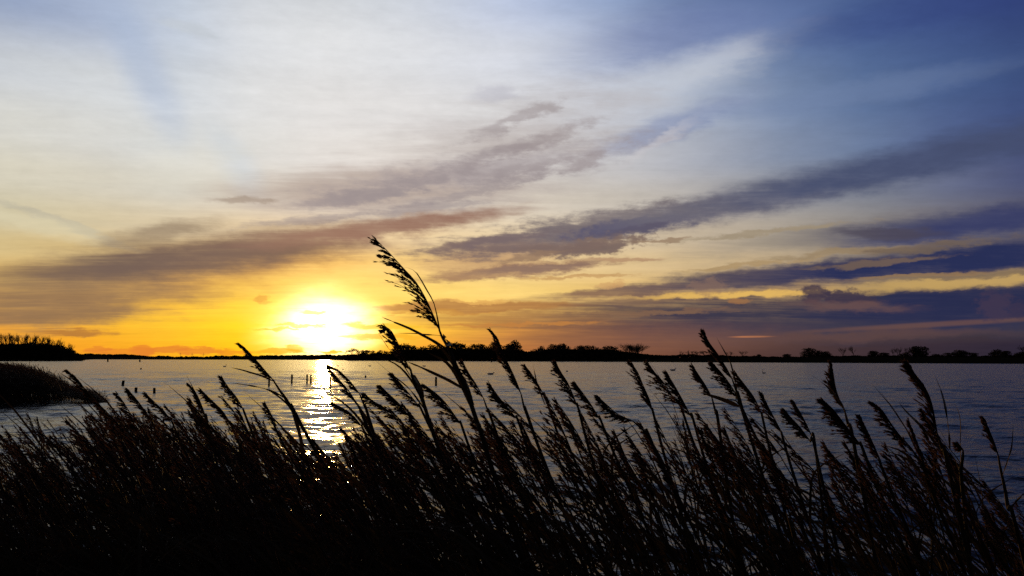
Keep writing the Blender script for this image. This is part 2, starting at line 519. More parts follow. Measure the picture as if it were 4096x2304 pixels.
def quads_mesh(name, V, F, mat, smooth=False):
    """fast mesh from arrays of points and four-sided faces"""
    V = np.asarray(V, dtype=np.float32)
    F = np.asarray(F, dtype=np.int32)
    me = bpy.data.meshes.new(name)
    me.vertices.add(len(V))
    me.vertices.foreach_set('co', V.ravel())
    me.loops.add(F.size)
    me.loops.foreach_set('vertex_index', F.ravel())
    me.polygons.add(len(F))
    me.polygons.foreach_set('loop_start', np.arange(0, F.size, F.shape[1], dtype=np.int32))
    me.polygons.foreach_set('loop_total', np.full(len(F), F.shape[1], dtype=np.int32))
    if smooth:
        me.polygons.foreach_set('use_smooth', np.ones(len(F), dtype=bool))
    me.materials.append(mat)
    me.update(calc_edges=True)
    return me


def link(name, me, parent=None):
    o = bpy.data.objects.new(name, me)
    COL.objects.link(o)
    if parent is not None:
        o.parent = parent
    return o


def tag(o, label=None, cat=None, group=None, kind=None):
    if label:
        o['label'] = label
    if cat:
        o['category'] = cat
    if group:
        o['group'] = group
    if kind:
        o['kind'] = kind
    return o


def empty(name, loc=(0, 0, 0), label=None, cat=None, group=None):
    o = bpy.data.objects.new(name, None)
    o.empty_display_size = .1
    COL.objects.link(o)
    o.location = loc
    return tag(o, label, cat, group)


def dup(root, loc, rz=0.0, sc=(1, 1, 1), label=None, group=None):
    r = root.copy()
    COL.objects.link(r)
    r.location = loc
    r.rotation_euler = (0, 0, rz)
    r.scale = sc
    if label:
        r['label'] = label
    if group:
        r['group'] = group
    for ch in root.children:
        c = ch.copy()
        COL.objects.link(c)
        c.parent = r
        for g_ in ch.children:
            d = g_.copy()
            COL.objects.link(d)
            d.parent = c
    return r


def material(name, c0, c1, rough=0.7, scale=8.0, spec=0.25, trans=0.0, coord='Object'):
    m = bpy.data.materials.new(name)
    m.use_nodes = True
    t = m.node_tree
    b = t.nodes['Principled BSDF']
    b.inputs['Roughness'].default_value = rough
    b.inputs['Specular IOR Level'].default_value = spec
    tc_ = N(t, 'ShaderNodeTexCoord')
    n = N(t, 'ShaderNodeTexNoise')
    n.inputs['Scale'].default_value = scale
    n.inputs['Detail'].default_value = 4
    L(t, tc_.outputs[coord], n.inputs['Vector'])
    rp = N(t, 'ShaderNodeValToRGB')
    rp.color_ramp.elements[0].position = .35
    rp.color_ramp.elements[1].position = .68
    rp.color_ramp.elements[0].color = (*c0, 1)
    rp.color_ramp.elements[1].color = (*c1, 1)
    L(t, n.outputs['Fac'], rp.inputs[0])
    L(t, rp.outputs[0], b.inputs['Base Color'])
    if trans > 0:
        tr = N(t, 'ShaderNodeBsdfTranslucent')
        L(t, rp.outputs[0], tr.inputs['Color'])
        mx = N(t, 'ShaderNodeMixShader')
        mx.inputs[0].default_value = trans
        L(t, b.outputs[0], mx.inputs[1])
        L(t, tr.outputs[0], mx.inputs[2])
        L(t, mx.outputs[0], t.nodes['Material Output'].inputs['Surface'])
    return m


M = {
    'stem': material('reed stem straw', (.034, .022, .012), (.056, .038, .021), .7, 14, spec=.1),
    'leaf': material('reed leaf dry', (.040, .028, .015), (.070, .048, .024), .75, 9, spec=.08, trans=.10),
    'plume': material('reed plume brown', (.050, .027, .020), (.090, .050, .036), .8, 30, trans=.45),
    'bark': material('bark', (.030, .024, .018), (.060, .048, .036), .9, 3),
    'foliage': material('late autumn foliage', (.030, .024, .012), (.062, .044, .020), .85, 2.5, spec=.05),
    'twig': material('bare twigs', (.045, .032, .024), (.080, .056, .042), .9, 2.5),
    'wood': material('wet pile wood', (.014, .011, .008), (.034, .027, .020), .8, 6, spec=.1),
    'swan': material('white feathers', (.42, .42, .43), (.62, .62, .62), .6, 6),
    'buoy': material('weathered float', (.12, .05, .03), (.22, .11, .07), .5, 5),
    'steel': material('painted steel', (.30, .30, .31), (.38, .38, .39), .5, .1),
    'ground': material('marsh soil and grass', (.010, .009, .006), (.026, .020, .011), .95, .6, spec=.0),
    'hill': material('wooded far hills', (.016, .013, .008), (.036, .027, .014), .95, .02, spec=.0),
}


# ------------------------------------------------------------------ ground, lake bed, far shores
def smooth(a, b, x):
    t = np.clip((x - a) / (b - a), 0, 1)
    return t * t * (3 - 2 * t)


SH_U = [-5200, -800, 200, 300, 332, 380, 1000, 1300, 1380, 1430, 2000, 2450, 2700, 3300, 4096, 6500]
SH_R = [420, 700, 730, 790, 950, 2300, 2400, 2300, 1500, 1200, 1080, 960, 830, 780, 740, 500]
SH_A = [math.atan2(u - 2048, FPX) for u in SH_U]


def shore_r(az):
    return np.interp(az, SH_A, SH_R)


def near_shore(x):
    """how far ahead the near bank reaches"""
    return 3.4 + 5.2 * smooth(0.6, -4.5, x) + .25 * np.sin(x * 1.7) + 14 * smooth(-6, -16, x)


def ground_h(x, y):
    x = np.asarray(x, dtype=float)
    y = np.asarray(y, dtype=float)
    r = np.hypot(x, y)
    az = np.arctan2(x, y)
    near = 0.75 - 1.6 * smooth(-1.6, 1.2, y - near_shore(x))
    near = np.where(r > 30, -0.9 + np.where(y < 5, 1.6 * smooth(-5, -60, y), 0), near)
    spit = np.exp(-(((x + 30) / 6.0) ** 2 + ((y - 44) / 5.5) ** 2) * 1.2)
    near = np.maximum(near, -0.9 + 1.15 * spit)
    sr = shore_r(az)
    right = smooth(R(7), R(14), az)
    mid = smooth(R(-12), R(-8), az) * (1 - right)
    far = 1.0 + 4.2 * right + 1.5 * mid
    fr = smooth(-6, 45, r - sr)
    h = near * (1 - fr) + far * fr
    return h + np.where(fr > .3, .35 * np.sin(x * .021) * np.cos(y * .017), 0)


azs = np.concatenate([np.linspace(-180, -40, 40)[:-1], np.linspace(-40, 40, 400), np.linspace(40, 180, 40)[1:]])
rs = np.concatenate([np.linspace(0.4, 12, 40), np.geomspace(12.6, 650, 60), np.linspace(670, 1300, 60), np.geomspace(1330, 7000, 50)])
AA, RR = np.meshgrid(np.radians(azs), rs)
GX, GY = RR * np.sin(AA), RR * np.cos(AA)
GZ = ground_h(GX, GY)
V = np.stack([GX, GY, GZ], -1).reshape(-1, 3)
n1, n2 = GX.shape
ii = np.arange(n1 * n2).reshape(n1, n2)
F = np.stack([ii[:-1, :-1], ii[:-1, 1:], ii[1:, 1:], ii[1:, :-1]], -1).reshape(-1, 4)
gb = link('ground', quads_mesh('ground', V, F, M['ground'], True))
tag(gb, 'dark marshy ground and far lake shores under the reeds and trees', 'ground', kind='structure')


def gz(x, y):
    return float(ground_h(x, y))


# ------------------------------------------------------------------ water
wm = bpy.data.materials.new('lake water')
wm.use_nodes = True
t = wm.node_tree
b = t.nodes['Principled BSDF']
b.inputs['Base Color'].default_value = (.012, .013, .014, 1)
b.inputs['Roughness'].default_value = 0.17
b.inputs['IOR'].default_value = 1.333
b.inputs['Specular IOR Level'].default_value = .23
b.inputs['Specular Tint'].default_value = (1, .91, .76, 1)
tcw = N(t, 'ShaderNodeTexCoord')
hs = None
for (sx, sy, sc_, det, amp, rot) in ((.45, 1.0, .33, 2, .70, R(10)), (.8, 1.0, 1.5, 3, .22, R(12)), (.6, 1.0, 4.5, 3, .09, R(-14)), (.7, 1.0, 15.0, 2, .016, R(8))):
    mp = N(t, 'ShaderNodeMapping')
    mp.inputs['Scale'].default_value = (sx, sy, 1)
    mp.inputs['Rotation'].default_value = (0, 0, rot)
    L(t, tcw.outputs['Object'], mp.inputs[0])
    nz = N(t, 'ShaderNodeTexNoise')
    nz.inputs['Scale'].default_value = sc_
    nz.inputs['Detail'].default_value = det
    L(t, mp.outputs[0], nz.inputs['Vector'])
    ml = N(t, 'ShaderNodeMath', operation='MULTIPLY')
    L(t, nz.outputs['Fac'], ml.inputs[0])
    ml.inputs[1].default_value = amp
    if hs is None:
        hs = ml.outputs[0]
    else:
        ad = N(t, 'ShaderNodeMath', operation='ADD')
        L(t, hs, ad.inputs[0])
        L(t, ml.outputs[0], ad.inputs[1])
        hs = ad.outputs[0]
bp = N(t, 'ShaderNodeBump')
bp.inputs['Strength'].default_value = 1.0
bp.inputs['Distance'].default_value = 0.46
L(t, hs, bp.inputs['Height'])
L(t, bp.outputs[0], b.inputs['Normal'])

wa = np.concatenate([np.linspace(-180, -42, 20)[:-1], np.linspace(-42, 42, 620), np.linspace(42, 180, 20)[1:]])
wr = np.concatenate([np.linspace(1.5, 8, 26)[:-1], np.geomspace(8, 260, 560), np.geomspace(275, 7000, 50)])
AA, RR = np.meshgrid(np.radians(wa), wr)
WX, WY = RR * np.sin(AA), RR * np.cos(AA)
WZ = np.zeros_like(WX)
spacing = np.gradient(wr)[:, None] * np.ones_like(WX)
wrng = np.random.default_rng(3)
grp = .55 + .9 * (.5 + .5 * np.sin(WX * .11 + 1.3 * np.sin(WY * .07)) * np.sin(WY * .19 + WX * .05))
for k in range(56):
    lam = 0.30 * (14.0 ** wrng.random())
    th = R(78) + wrng.normal(0, .62)      # wind from the right, a little towards us
    amp = 0.0042 * lam ** .72
    ph = wrng.random() * 6.283
    fade = np.clip((lam / np.maximum(spacing, 1e-3) - 2.2) / 2.5, 0, 1)
    kx, ky = 2 * math.pi / lam * math.cos(th), 2 * math.pi / lam * math.sin(th)
    s_ = np.sin(kx * WX + ky * WY + ph)
    WZ += amp * fade * grp * (s_ + .25 * np.cos(2 * (kx * WX + ky * WY + ph)))
V = np.stack([WX, WY, WZ], -1).reshape(-1, 3)
n1, n2 = WX.shape
ii = np.arange(n1 * n2).reshape(n1, n2)
F = np.stack([ii[:-1, :-1], ii[:-1, 1:], ii[1:, 1:], ii[1:, :-1]], -1).reshape(-1, 4)
wo_ = link('lake_water', quads_mesh('lake_water', V, F, wm, True))
tag(wo_, 'wind rippled lake reflecting the sunset', 'lake', kind='structure')


# ------------------------------------------------------------------ trees
def leaf_cloud(n, lobes, size, seed, flat=0.0):
    """many small leaf clumps through the volume of several lobes"""
    g_ = np.random.default_rng(seed)
    w = np.array([l[3] * l[4] * l[5] for l in lobes])
    pick = g_.choice(len(lobes), n, p=w / w.sum())
    d = g_.normal(size=(n, 3))
    d /= np.linalg.norm(d, axis=1)[:, None]
    rr = g_.random(n) ** .42 * (1 + g_.normal(0, .07, n))
    Lb = np.array(lobes)
    C = Lb[pick, :3] + d * rr[:, None] * Lb[pick, 3:6]
    a = g_.normal(size=(n, 3))
    a /= np.linalg.norm(a, axis=1)[:, None]
    b_ = np.cross(a, g_.normal(size=(n, 3)))
    b_ /= np.linalg.norm(b_, axis=1)[:, None]
    s = size * (.5 + g_.random(n) ** 2 * 1.1)[:, None]
    V_ = np.stack([C - a * s, C + b_ * s * .62, C + a * s, C - b_ * s * .62], 1).reshape(-1, 3)
    return V_, np.arange(n * 4).reshape(n, 4)


def trunk_mb(h, r, limbs, seed):
    rd = random.Random(seed)
    mb = MB()
    top = Vector((rd.uniform(-.03, .03), rd.uniform(-.03, .03), h))
    mb.tube([Vector((0, 0, -.03)), Vector((0, 0, h * .4)), top], [r * 1.25, r, r * .65], 6)
    for k in range(limbs):
        a = 6.283 * k / limbs + rd.uniform(-.4, .4)
        z0 = h * rd.uniform(.55, 1)
        p = Vector((0, 0, z0))
        q = p + Vector((math.cos(a) * .16, math.sin(a) * .16, .16))
        e = q + Vector((math.cos(a) * .16, math.sin(a) * .16, rd.uniform(.08, .2)))
        mb.tube([p, q, e], [r * .5, r * .35, r * .15], 5)
    return mb


def leafy_tree(name, lobes, n, size, seed, th=.4, tr=.02, limbs=6):
    r = empty(name)
    trunk_mb(th, tr, limbs, seed).build('trunk', M['bark'], r)
    V_, F_ = leaf_cloud(n, lobes, size, seed)
    link('crown', quads_mesh('crown', V_, F_, M['foliage']), r)
    return r


def rand_lobes(seed, n, cz, rx, rz, r0=(.16, .26)):
    rd = random.Random(seed)
    out = []
    for k in range(n):
        a = rd.random() * 6.283
        q = rd.random() ** .5
        z = cz + rz * rd.uniform(-1, 1) * math.sqrt(max(0, 1 - q * q * .8))
        s = rd.uniform(*r0)
        out.append((math.cos(a) * q * rx, math.sin(a) * q * rx, z, s, s, s * rd.uniform(.7, 1)))
    return out


def bare_tree(name, seed, spread, levels=3, up=.62, r0=.016, shrub=False, kk=(4, 4, 5, 4), r1=.6):
    """leafless tree: trunk and a crown of branching twigs"""
    rd = random.Random(seed)
    r = empty(name)
    tr = MB()
    cr = MB()
    stems = 4 if shrub else 1
    tips = []
    for s in range(stems):
        a = rd.random() * 6.283
        ln = .16 if shrub else (.38 if up > 1.05 else .2)
        e = Vector((math.cos(a) * .1, math.sin(a) * .1, ln)) if shrub else Vector((rd.uniform(-.02, .02), 0, ln))
        tr.tube([Vector((0, 0, -.03)), e * .5, e], [r0 * 1.2, r0, r0 * .8], 6)
        tips.append((e, Vector((e.x * 2, e.y * 2, 1)).normalized(), r0 * .7, (.62 - (.1 if shrub else 0)) if shrub or up > 1.05 else .8))

    def grow(p, d, rad, ln, lev):
        k = kk[lev]
        for _ in range(k):
            v = Vector((rd.gauss(0, 1), rd.gauss(0, 1), rd.gauss(0, .4)))
            v = (d * up * 1.6 + v * spread + Vector((-.1, 0, .12))).normalized()
            l2 = ln * rd.uniform(.3, .62)
            s0 = p - d * ln * rd.uniform(0, .3) * (1 if lev else 0)
            m_ = s0 + v * l2 * .55 + Vector((rd.uniform(-.02, .02), rd.uniform(-.02, .02), .01))
            e = s0 + v * l2
            cr.tube([s0, m_, e], [rad, rad * .75, rad * .45], 3, cap=False)
            if lev < levels:
                grow(e, v, rad * r1, ln * .72, lev + 1)
    for (p, d, rad, ln) in tips:
        grow(p, d, rad, ln, 0)
    tr.build('trunk', M['bark'], r)
    cr.build('crown', M['twig'], r)
    return r


PROTO = {}
for k in range(4):
    PROTO['round%d' % k] = leafy_tree('broad_tree', [(0, 0, .40, .36, .36, .42), (.2, .1, .18, .24, .24, .18), (-.2, -.1, .18, .24, .24, .18)] + rand_lobes(20 + k, 11, .50, .25, .34, (.12, .21)), 2200, .036, 40 + k)
for k in range(3):
    PROTO['ragged%d' % k] = leafy_tree('ragged_tree', rand_lobes(60 + k, 13, .58, .33, .28, (.09, .18)), 1100, .032, 80 + k, .5)
PROTO['umbrella'] = leafy_tree('umbrella_tree', [(-.18, 0, .72, .2, .2, .09), (.12, .05, .8, .24, .2, .1), (.32, 0, .68, .14, .14, .07), (-.36, 0, .58, .12, .12, .06), (0, 0, .9, .2, .2, .07)], 620, .03, 91, .62, .024, 7)
for k in range(3):
    PROTO['bare%d' % k] = bare_tree('bare_tree', 100 + k, .38, 3, .95, .016, kk=(4, 4, 4, 4), r1=.62)
PROTO['poplar0'] = bare_tree('bare_poplar', 110, .22, 3, 1.2, .013, kk=(4, 3, 4, 3), r1=.55)
PROTO['poplar1'] = bare_tree('bare_poplar', 111, .25, 3, 1.1, .013, kk=(4, 3, 4, 3), r1=.55)
PROTO['shrub'] = bare_tree('feathery_shrub', 120, .5, 3, .8, .012, shrub=True)
for k in range(2):
    PROTO['bush%d' % k] = leafy_tree('shore_bush', rand_lobes(130 + k, 9, .42, .36, .3, (.22, .3)), 900, .05, 140 + k, .3, .02, 5)
USED = set()
NAMES_PX = {'round': 1.0, 'ragged': 1.0}


def plant(kind, u, vtop, wpx, dist, label, group, vbase=None, cat='tree'):
    """a tree whose crown top shows at (u, vtop), dist metres ahead"""
    top = at(u, vtop, dist)
    z0 = gz(top.x, top.y) - .1
    h = top.z - z0
    w = wpx * dist / FPX
    natural = WF[kind]
    hh = h / (1.0 if kind[0] in 'ru' else 1.0)
    proto = PROTO[kind]
    sc = (w / natural, w / natural, hh * ZF.get(kind, 1.0))
    rz = random.uniform(-.6, .6) if kind == 'umbrella' else random.uniform(0, 6.28)
    if kind not in USED:
        USED.add(kind)
        o = proto
        o.location = (top.x, top.y, z0)
        o.rotation_euler = (0, 0, rz)
        o.scale = sc
    else:
        o = dup(proto, (top.x, top.y, z0), rz, sc)
    return tag(o, label, cat, group)


# actual heights of the prototypes, so that scaling gives the wanted top
ZF, WF = {}, {}
for k_, o_ in PROTO.items():
    zs = sorted(v.co.z for c in o_.children for v in c.data.vertices)
    ZF[k_] = 1.0 / zs[int(len(zs) * .996)]
    xs = sorted(abs(v.co.x) for c in o_.children if c.name.startswith('crown') for v in c.data.vertices)
    WF[k_] = 2 * xs[int(len(xs) * .96)]

ORD = 'first second third fourth fifth sixth seventh eighth ninth tenth eleventh twelfth thirteenth fourteenth fifteenth sixteenth seventeenth eighteenth nineteenth twentieth'.split()

# island wood on the left: leafless crowns above a dark dome of leafy trees
bare_l = [(285, 1371, 18), (252, 1359, 20), (229, 1352, 22), (208, 1347, 22), (188, 1343, 24), (168, 1341, 24), (150, 1336, 24), (133, 1337, 24), (115, 1333, 24),
          (97, 1334, 24), (80, 1333, 26), (62, 1330, 26), (44, 1333, 26), (28, 1331, 26), (11, 1328, 26), (-8, 1330, 26)]
for i, (u, v, w) in enumerate(bare_l):
    plant(('poplar0', 'poplar1')[i % 2], u, v, w * 1.7, 800 + (i % 3) * 9,
          'tall leafless tree above the dark wooded point, %s from its shore end' % ORD[i], 'bare trees on the wooded point')
dome = [(314, 1414, 30), (296, 1402, 34), (272, 1392, 40), (246, 1383, 42), (220, 1376, 44), (194, 1373, 46), (168, 1371, 46), (142, 1369, 48), (116, 1370, 48),
        (88, 1371, 48), (60, 1372, 50), (32, 1374, 50), (4, 1375, 50)]
for i, (u, v, w) in enumerate(dome):
    plant('round%d' % (i % 4), u, v, w * 1.15, 762 + (i % 2) * 16,
          'dense dark leafy tree in the dome of the wooded point, %s from its shore end' % ORD[i], 'leafy trees of the wooded point')


def thicket(name, prof, dist, depth, n, size, label, seed, mat=None, pw=2.0):
    """undergrowth or woodland that reads as one mass: leaf clumps under a height profile"""
    g_ = np.random.default_rng(seed)
    us = np.array([p[0] for p in prof], float)
    vs = np.array([p[1] for p in prof], float)
    ds = np.interp(us, us, [p[2] if len(p) > 2 else dist for p in prof])
    u = g_.uniform(us[0], us[-1], n)
    vt = np.interp(u, us, vs)
    dd = np.interp(u, us, ds) + g_.uniform(0, depth, n)
    X_ = np.empty(n); Z_ = np.empty(n)
    for i in range(n):
        p = at(u[i], vt[i], dd[i])
        g0 = gz(p.x, dd[i])
        X_[i] = p.x
        Z_[i] = g0 - .2 + max(p.z - g0, .5) * (1 - g_.random() ** pw)
    C = np.stack([X_, dd, Z_], 1)
    a = g_.normal(size=(n, 3)); a /= np.linalg.norm(a, axis=1)[:, None]
    b_ = np.cross(a, g_.normal(size=(n, 3))); b_ /= np.linalg.norm(b_, axis=1)[:, None]
    s = size * (.6 + g_.random(n))[:, None]
    V_ = np.stack([C - a * s, C + b_ * s * .7, C + a * s, C - b_ * s * .7], 1).reshape(-1, 3)
    o = link(name, quads_mesh(name, V_, np.arange(n * 4).reshape(n, 4), mat or M['foliage']))
    return tag(o, label, 'undergrowth', kind='stuff')


thicket('undergrowth', [(-60, 1382), (60, 1380), (180, 1381), (240, 1390), (285, 1408), (312, 1424), (326, 1437)], 752, 40, 9000, 1.3,
        'dark undergrowth filling the wooded point at the left', 5)

# wood across the water in the middle
mid = [('umbrella', 1410, 1393, 52, 'flat topped umbrella shaped tree at the sunward end of the middle wood'),
       ('ragged0', 1441, 1404, 30, 'small loose tree just past the umbrella shaped tree'),
       ('ragged1', 1469, 1400, 40, 'open crowned tree with sunlit gaps, second past the umbrella shaped tree'),
       ('ragged2', 1501, 1403, 30, 'small open tree, third past the umbrella shaped tree'),
       ('ragged0', 1533, 1401, 38, 'loose sunlit tree, fourth past the umbrella shaped tree'),
       ('ragged1', 1560, 1405, 34, 'small tree, last before the curled reed plume hides the shore'),
       ('round0', 1614, 1377, 74, 'tall dark tree where the solid part of the wood begins by the curled plume'),
       ('ragged2', 1660, 1387, 46, 'low crowned tree in the dip after the first tall dark tree'),
       ('round1', 1690, 1387, 50, 'dark tree beside the dip in the middle wood'),
       ('round2', 1732, 1380, 60, 'broad dark tree left of the tallest reed stem'),
       ('round3', 1780, 1384, 50, 'dark tree standing behind the tallest reed stem'),
       ('round0', 1828, 1370, 56, 'high domed tree just right of the tallest reed stem'),
       ('ragged0', 1870, 1380, 46, 'windswept tree next to the high domed tree'),
       ('ragged1', 1899, 1376, 44, 'windswept tree, second after the high domed tree'),
       ('ragged2', 1925, 1378, 40, 'windswept tree, third after the high domed tree'),
       ('ragged0', 1950, 1379, 40, 'windswept tree, fourth after the high domed tree'),
       ('round1', 1985, 1366, 58, 'tall tree crossed by the thin upright reed plume'),
       ('round2', 2055, 1364, 56, 'rounded tall tree at the open gap in the wood'),
       ('ragged1', 2030, 1378, 40, 'tree filling in before the rounded tall tree'),
       ('bush0', 2088, 1398, 30, 'low bush in the gap after the rounded tall tree'),
       ('bush1', 2116, 1402, 34, 'second low bush in the gap of the wood'),
       ('ragged2', 2152, 1391, 44, 'low feathery tree climbing out of the gap'),
       ('ragged0', 2186, 1385, 46, 'feathery tree between the gap and the twin dark crowns'),
       ('ragged1', 2222, 1377, 44, 'first of the twin dark crowns past the gap'),
       ('round3', 2247, 1375, 40, 'second and denser of the twin dark crowns past the gap'),
       ('ragged2', 2272, 1385, 28, 'small tree just past the twin dark crowns'),
       ('ragged0', 2316, 1382, 44, 'ragged tree, first in the flat row before the feathery shrub'),
       ('ragged1', 2343, 1382, 42, 'ragged tree, second in the flat row before the feathery shrub'),
       ('ragged2', 2371, 1384, 38, 'ragged tree, third in the flat row before the feathery shrub'),
       ('ragged0', 2402, 1389, 36, 'ragged tree, fourth in the flat row before the feathery shrub'),
       ('ragged1', 2438, 1384, 48, 'spiky tree, fifth in the flat row before the feathery shrub'),
       ('bush0', 2466, 1397, 36, 'low bush at the foot of the feathery shrub')]
for i, (k, u, v, w, lab) in enumerate(mid):
    d = float(np.interp(u, [1400, 1440, 2000, 2450, 2600], [1290, 1260, 1120, 1010, 960])) + (i % 3) * 8
    if u < 1570:
        d += 60
    plant(k, u, v, w * 1.08, d, lab, 'trees of the middle wood', cat='bush' if k.startswith('bush') else 'tree')
plant('shrub', 2526, 1374, 110, 985, 'leafless feathery shrub fanned out by wind at the end of the middle wood', 'trees of the middle wood')
plant('bare1', 2556, 1378, 54, 990, 'smaller leafless shrub leaning out beside the feathery one', 'trees of the middle wood')
thicket('undergrowth', [(1392, 1421, 1300), (1570, 1419, 1230), (1590, 1401, 1190), (1700, 1402, 1150), (1960, 1398, 1110), (2070, 1402, 1080), (2110, 1412, 1070), (2200, 1400, 1060),
                        (2440, 1402, 1005), (2500, 1412, 985), (2600, 1424, 940), (2700, 1430, 880)], 1000, 25, 30000, 1.9,
        'dark undergrowth below the middle wood along the shore', 6)

# open shore on the right: embankment, hedges, single trees
rightt = [('bare0', 2724, 1403, 24, 'small leafless tree at the sunward end of the open shore'),
          ('bare1', 2764, 1400, 42, 'rounded leafless tree on the open shore before the tall twin reeds'),
          ('bare2', 2792, 1403, 34, 'leafless tree touching the rounded one'),
          ('bare0', 2820, 1402, 54, 'wide leafless tree behind the tall twin reed plumes'),
          ('bare1', 2919, 1405, 30, 'small leafless tree just right of the thin lone reed blade'),
          ('bare2', 2972, 1402, 36, 'domed bare tree, last before the low stretch of shore'),
          ('bush0', 3035, 1417, 26, 'low bush on the thin stretch of the open shore'),
          ('round0', 3147, 1416, 30, 'small round tree alone on the low stretch of shore'),
          ('round1', 3249, 1393, 84, 'wide domed dark tree after the low stretch of shore'),
          ('round2', 3302, 1405, 36, 'small dark tree beside the wide domed one'),
          ('bare2', 3370, 1388, 32, 'leafless upright tree, narrower of a bare pair'),
          ('bare0', 3414, 1383, 46, 'leafless upright tree, taller of a bare pair'),
          ('round3', 3493, 1403, 40, 'dark rounded tree between the bare pair and the bare trio'),
          ('round0', 3536, 1410, 36, 'low round tree just before the bare trio'),
          ('bare1', 3573, 1393, 22, 'thinnest of the bare trio beside the largest round tree'),
          ('bare2', 3592, 1388, 34, 'middle of the bare trio beside the largest round tree'),
          ('bare0', 3622, 1389, 44, 'widest of the bare trio beside the largest round tree'),
          ('round1', 3618, 1409, 48, 'low dark tree under the bare trio'),
          ('round3', 3676, 1385, 68, 'largest round dark tree on the open shore'),
          ('bush1', 3739, 1415, 40, 'low bush right after the largest round tree'),
          ('ragged1', 3790, 1411, 42, 'ragged low tree, second after the largest round tree'),
          ('round2', 3841, 1400, 58, 'broad dark tree, third after the largest round tree'),
          ('round0', 3894, 1411, 30, 'small pointed dark tree between two broad ones'),
          ('round1', 3989, 1398, 58, 'broad dark tree with a bump near the photo edge'),
          ('round3', 4022, 1403, 40, 'dark tree joined to the bumpy broad one'),
          ('bare2', 4096, 1379, 40, 'bare tree cut by the right photo edge'),
          ('round2', 4086, 1407, 50, 'dark leafy tree below the bare one at the right edge')]
for i, (k, u, v, w, lab) in enumerate(rightt):
    d = float(np.interp(u, [2700, 3300, 4096], [905, 850, 810])) + (i % 3) * 7
    plant(k, u, v, w * 1.0, d, lab, 'trees of the open shore', cat='bush' if k.startswith('bush') else 'tree')
rng2 = np.random.default_rng(9)
prof = [(2590, 1420)] + [(u, float(np.interp(u, [2600, 2760, 3000, 3120, 3300, 3700, 4140], [1422, 1418, 1424, 1430, 1424, 1424, 1424]) + rng2.uniform(-2.5, 2.5))) for u in range(2610, 4150, 14)]
thicket('hedgerow', [(u, v, float(np.interp(u, [2600, 3300, 4140], [900, 845, 800]))) for u, v in prof], 850, 10, 15000, .8,
        'long dark hedge along the embankment of the open shore', 8, pw=1.0)
hr = bpy.data.objects['hedgerow']
hr['category'] = 'hedge'

# far wooded hills under the sun and left of it
def hills(name, prof, dist, depth, label):
    us = [p[0] for p in prof]
    rows = []
    for dd, k in ((0, 0.0), (.25, .55), (.6, 1.0), (1.0, 1.0), (1.6, .2)):
        row = []
        for u, v in prof:
            q = at(u, v, dist + depth * .6)
            d_ = dist + depth * dd
            x = q.x * d_ / (dist + depth * .6)
            row.append((x, d_, .2 + (q.z - .2) * k if dd != 1.0 else q.z * .99))
        rows.append(row)
    V_ = np.array(rows).reshape(-1, 3)
    n1_, n2_ = len(rows), len(prof)
    ii_ = np.arange(n1_ * n2_).reshape(n1_, n2_)
    F_ = np.stack([ii_[:-1, :-1], ii_[:-1, 1:], ii_[1:, 1:], ii_[1:, :-1]], -1).reshape(-1, 4)
    o = link(name, quads_mesh(name, V_, F_, M['hill'], True))
    return tag(o, label, 'hills', kind='structure')


def bumpy(prof, step, amp, seed):
    g_ = np.random.default_rng(seed)
    us = np.arange(prof[0][0], prof[-1][0], step)
    vs = np.interp(us, [p[0] for p in prof], [p[1] for p in prof]) + g_.normal(0, amp, len(us))
    return list(zip(us.tolist(), vs.tolist()))


hills('hills', bumpy([(250, 1418), (340, 1417), (420, 1419), (520, 1420), (570, 1424), (605, 1430), (700, 1431), (900, 1430), (1000, 1428), (1100, 1425), (1200, 1424), (1300, 1422), (1420, 1422), (1700, 1424)], 8, .5, 3),
      2700, 700, 'low far hills along the horizon under the sun')
thicket('woods', bumpy([(600, 1428), (640, 1425), (700, 1428), (770, 1428), (830, 1429), (870, 1425), (950, 1425), (1010, 1426), (1060, 1423), (1150, 1422), (1250, 1421), (1420, 1421)], 9, 1.2, 4),
        2600, 120, 8000, 2.4, 'far low woods on the horizon below the sun', 10)
bpy.data.objects['woods']['category'] = 'woods'
thicket('woods', bumpy([(335, 1416), (420, 1418), (520, 1419), (575, 1424), (610, 1429)], 9, .7, 14),
        2900, 160, 3500, 2.4, 'dark far wooded hill just right of the wooded point', 11)
bpy.data.objects['woods.001']['category'] = 'woods'

# wind turbines beyond the far shore
tu = empty('wind_turbine')
mb = MB(); mb.tube([Vector((0, 0, 0)), Vector((0, 0, 35)), Vector((0, 0, 70))], [2.6, 2.1, 1.5], 10); mb.build('tower', M['steel'], tu)
mb = MB(); mb.tube([Vector((0, 5, 71)), Vector((0, 0, 71.3)), Vector((0, -4.5, 71))], [1.6, 2.2, 1.4], 8); nac = mb.build('nacelle', M['steel'], tu)
for k in range(3):
    mb = MB()
    a = R(90 + 120 * k + 12)
    d = Vector((math.cos(a), 0, math.sin(a)))
    c = Vector((0, -5, 71))
    mb.tube([c, c + d * 5, c + d * 14, c + d * 32], [1.0, 1.9, 1.3, .35], 5)
    mb.build('blade', M['steel'], nac)
for i, (u, v, lab) in enumerate(((722, 1415, 'grey wind turbine on the far horizon, leftmost of three'),
                                 (769, 1416, 'grey wind turbine on the far horizon, middle of three'),
                                 (814, 1417, 'grey wind turbine on the far horizon, nearest the sun of three'))):
    q = at(u, v, 6200)
    h_ = 71.0 * .5
    o = tu if i == 0 else dup(tu, (0, 0, 0))
    o.location = (q.x, q.y, q.z - h_)
    o.rotation_euler = (0, 0, R(-20 + 25 * i))
    o.scale = (.5, .5, .5)
    tag(o, lab, 'wind turbine', 'wind turbines on the horizon')


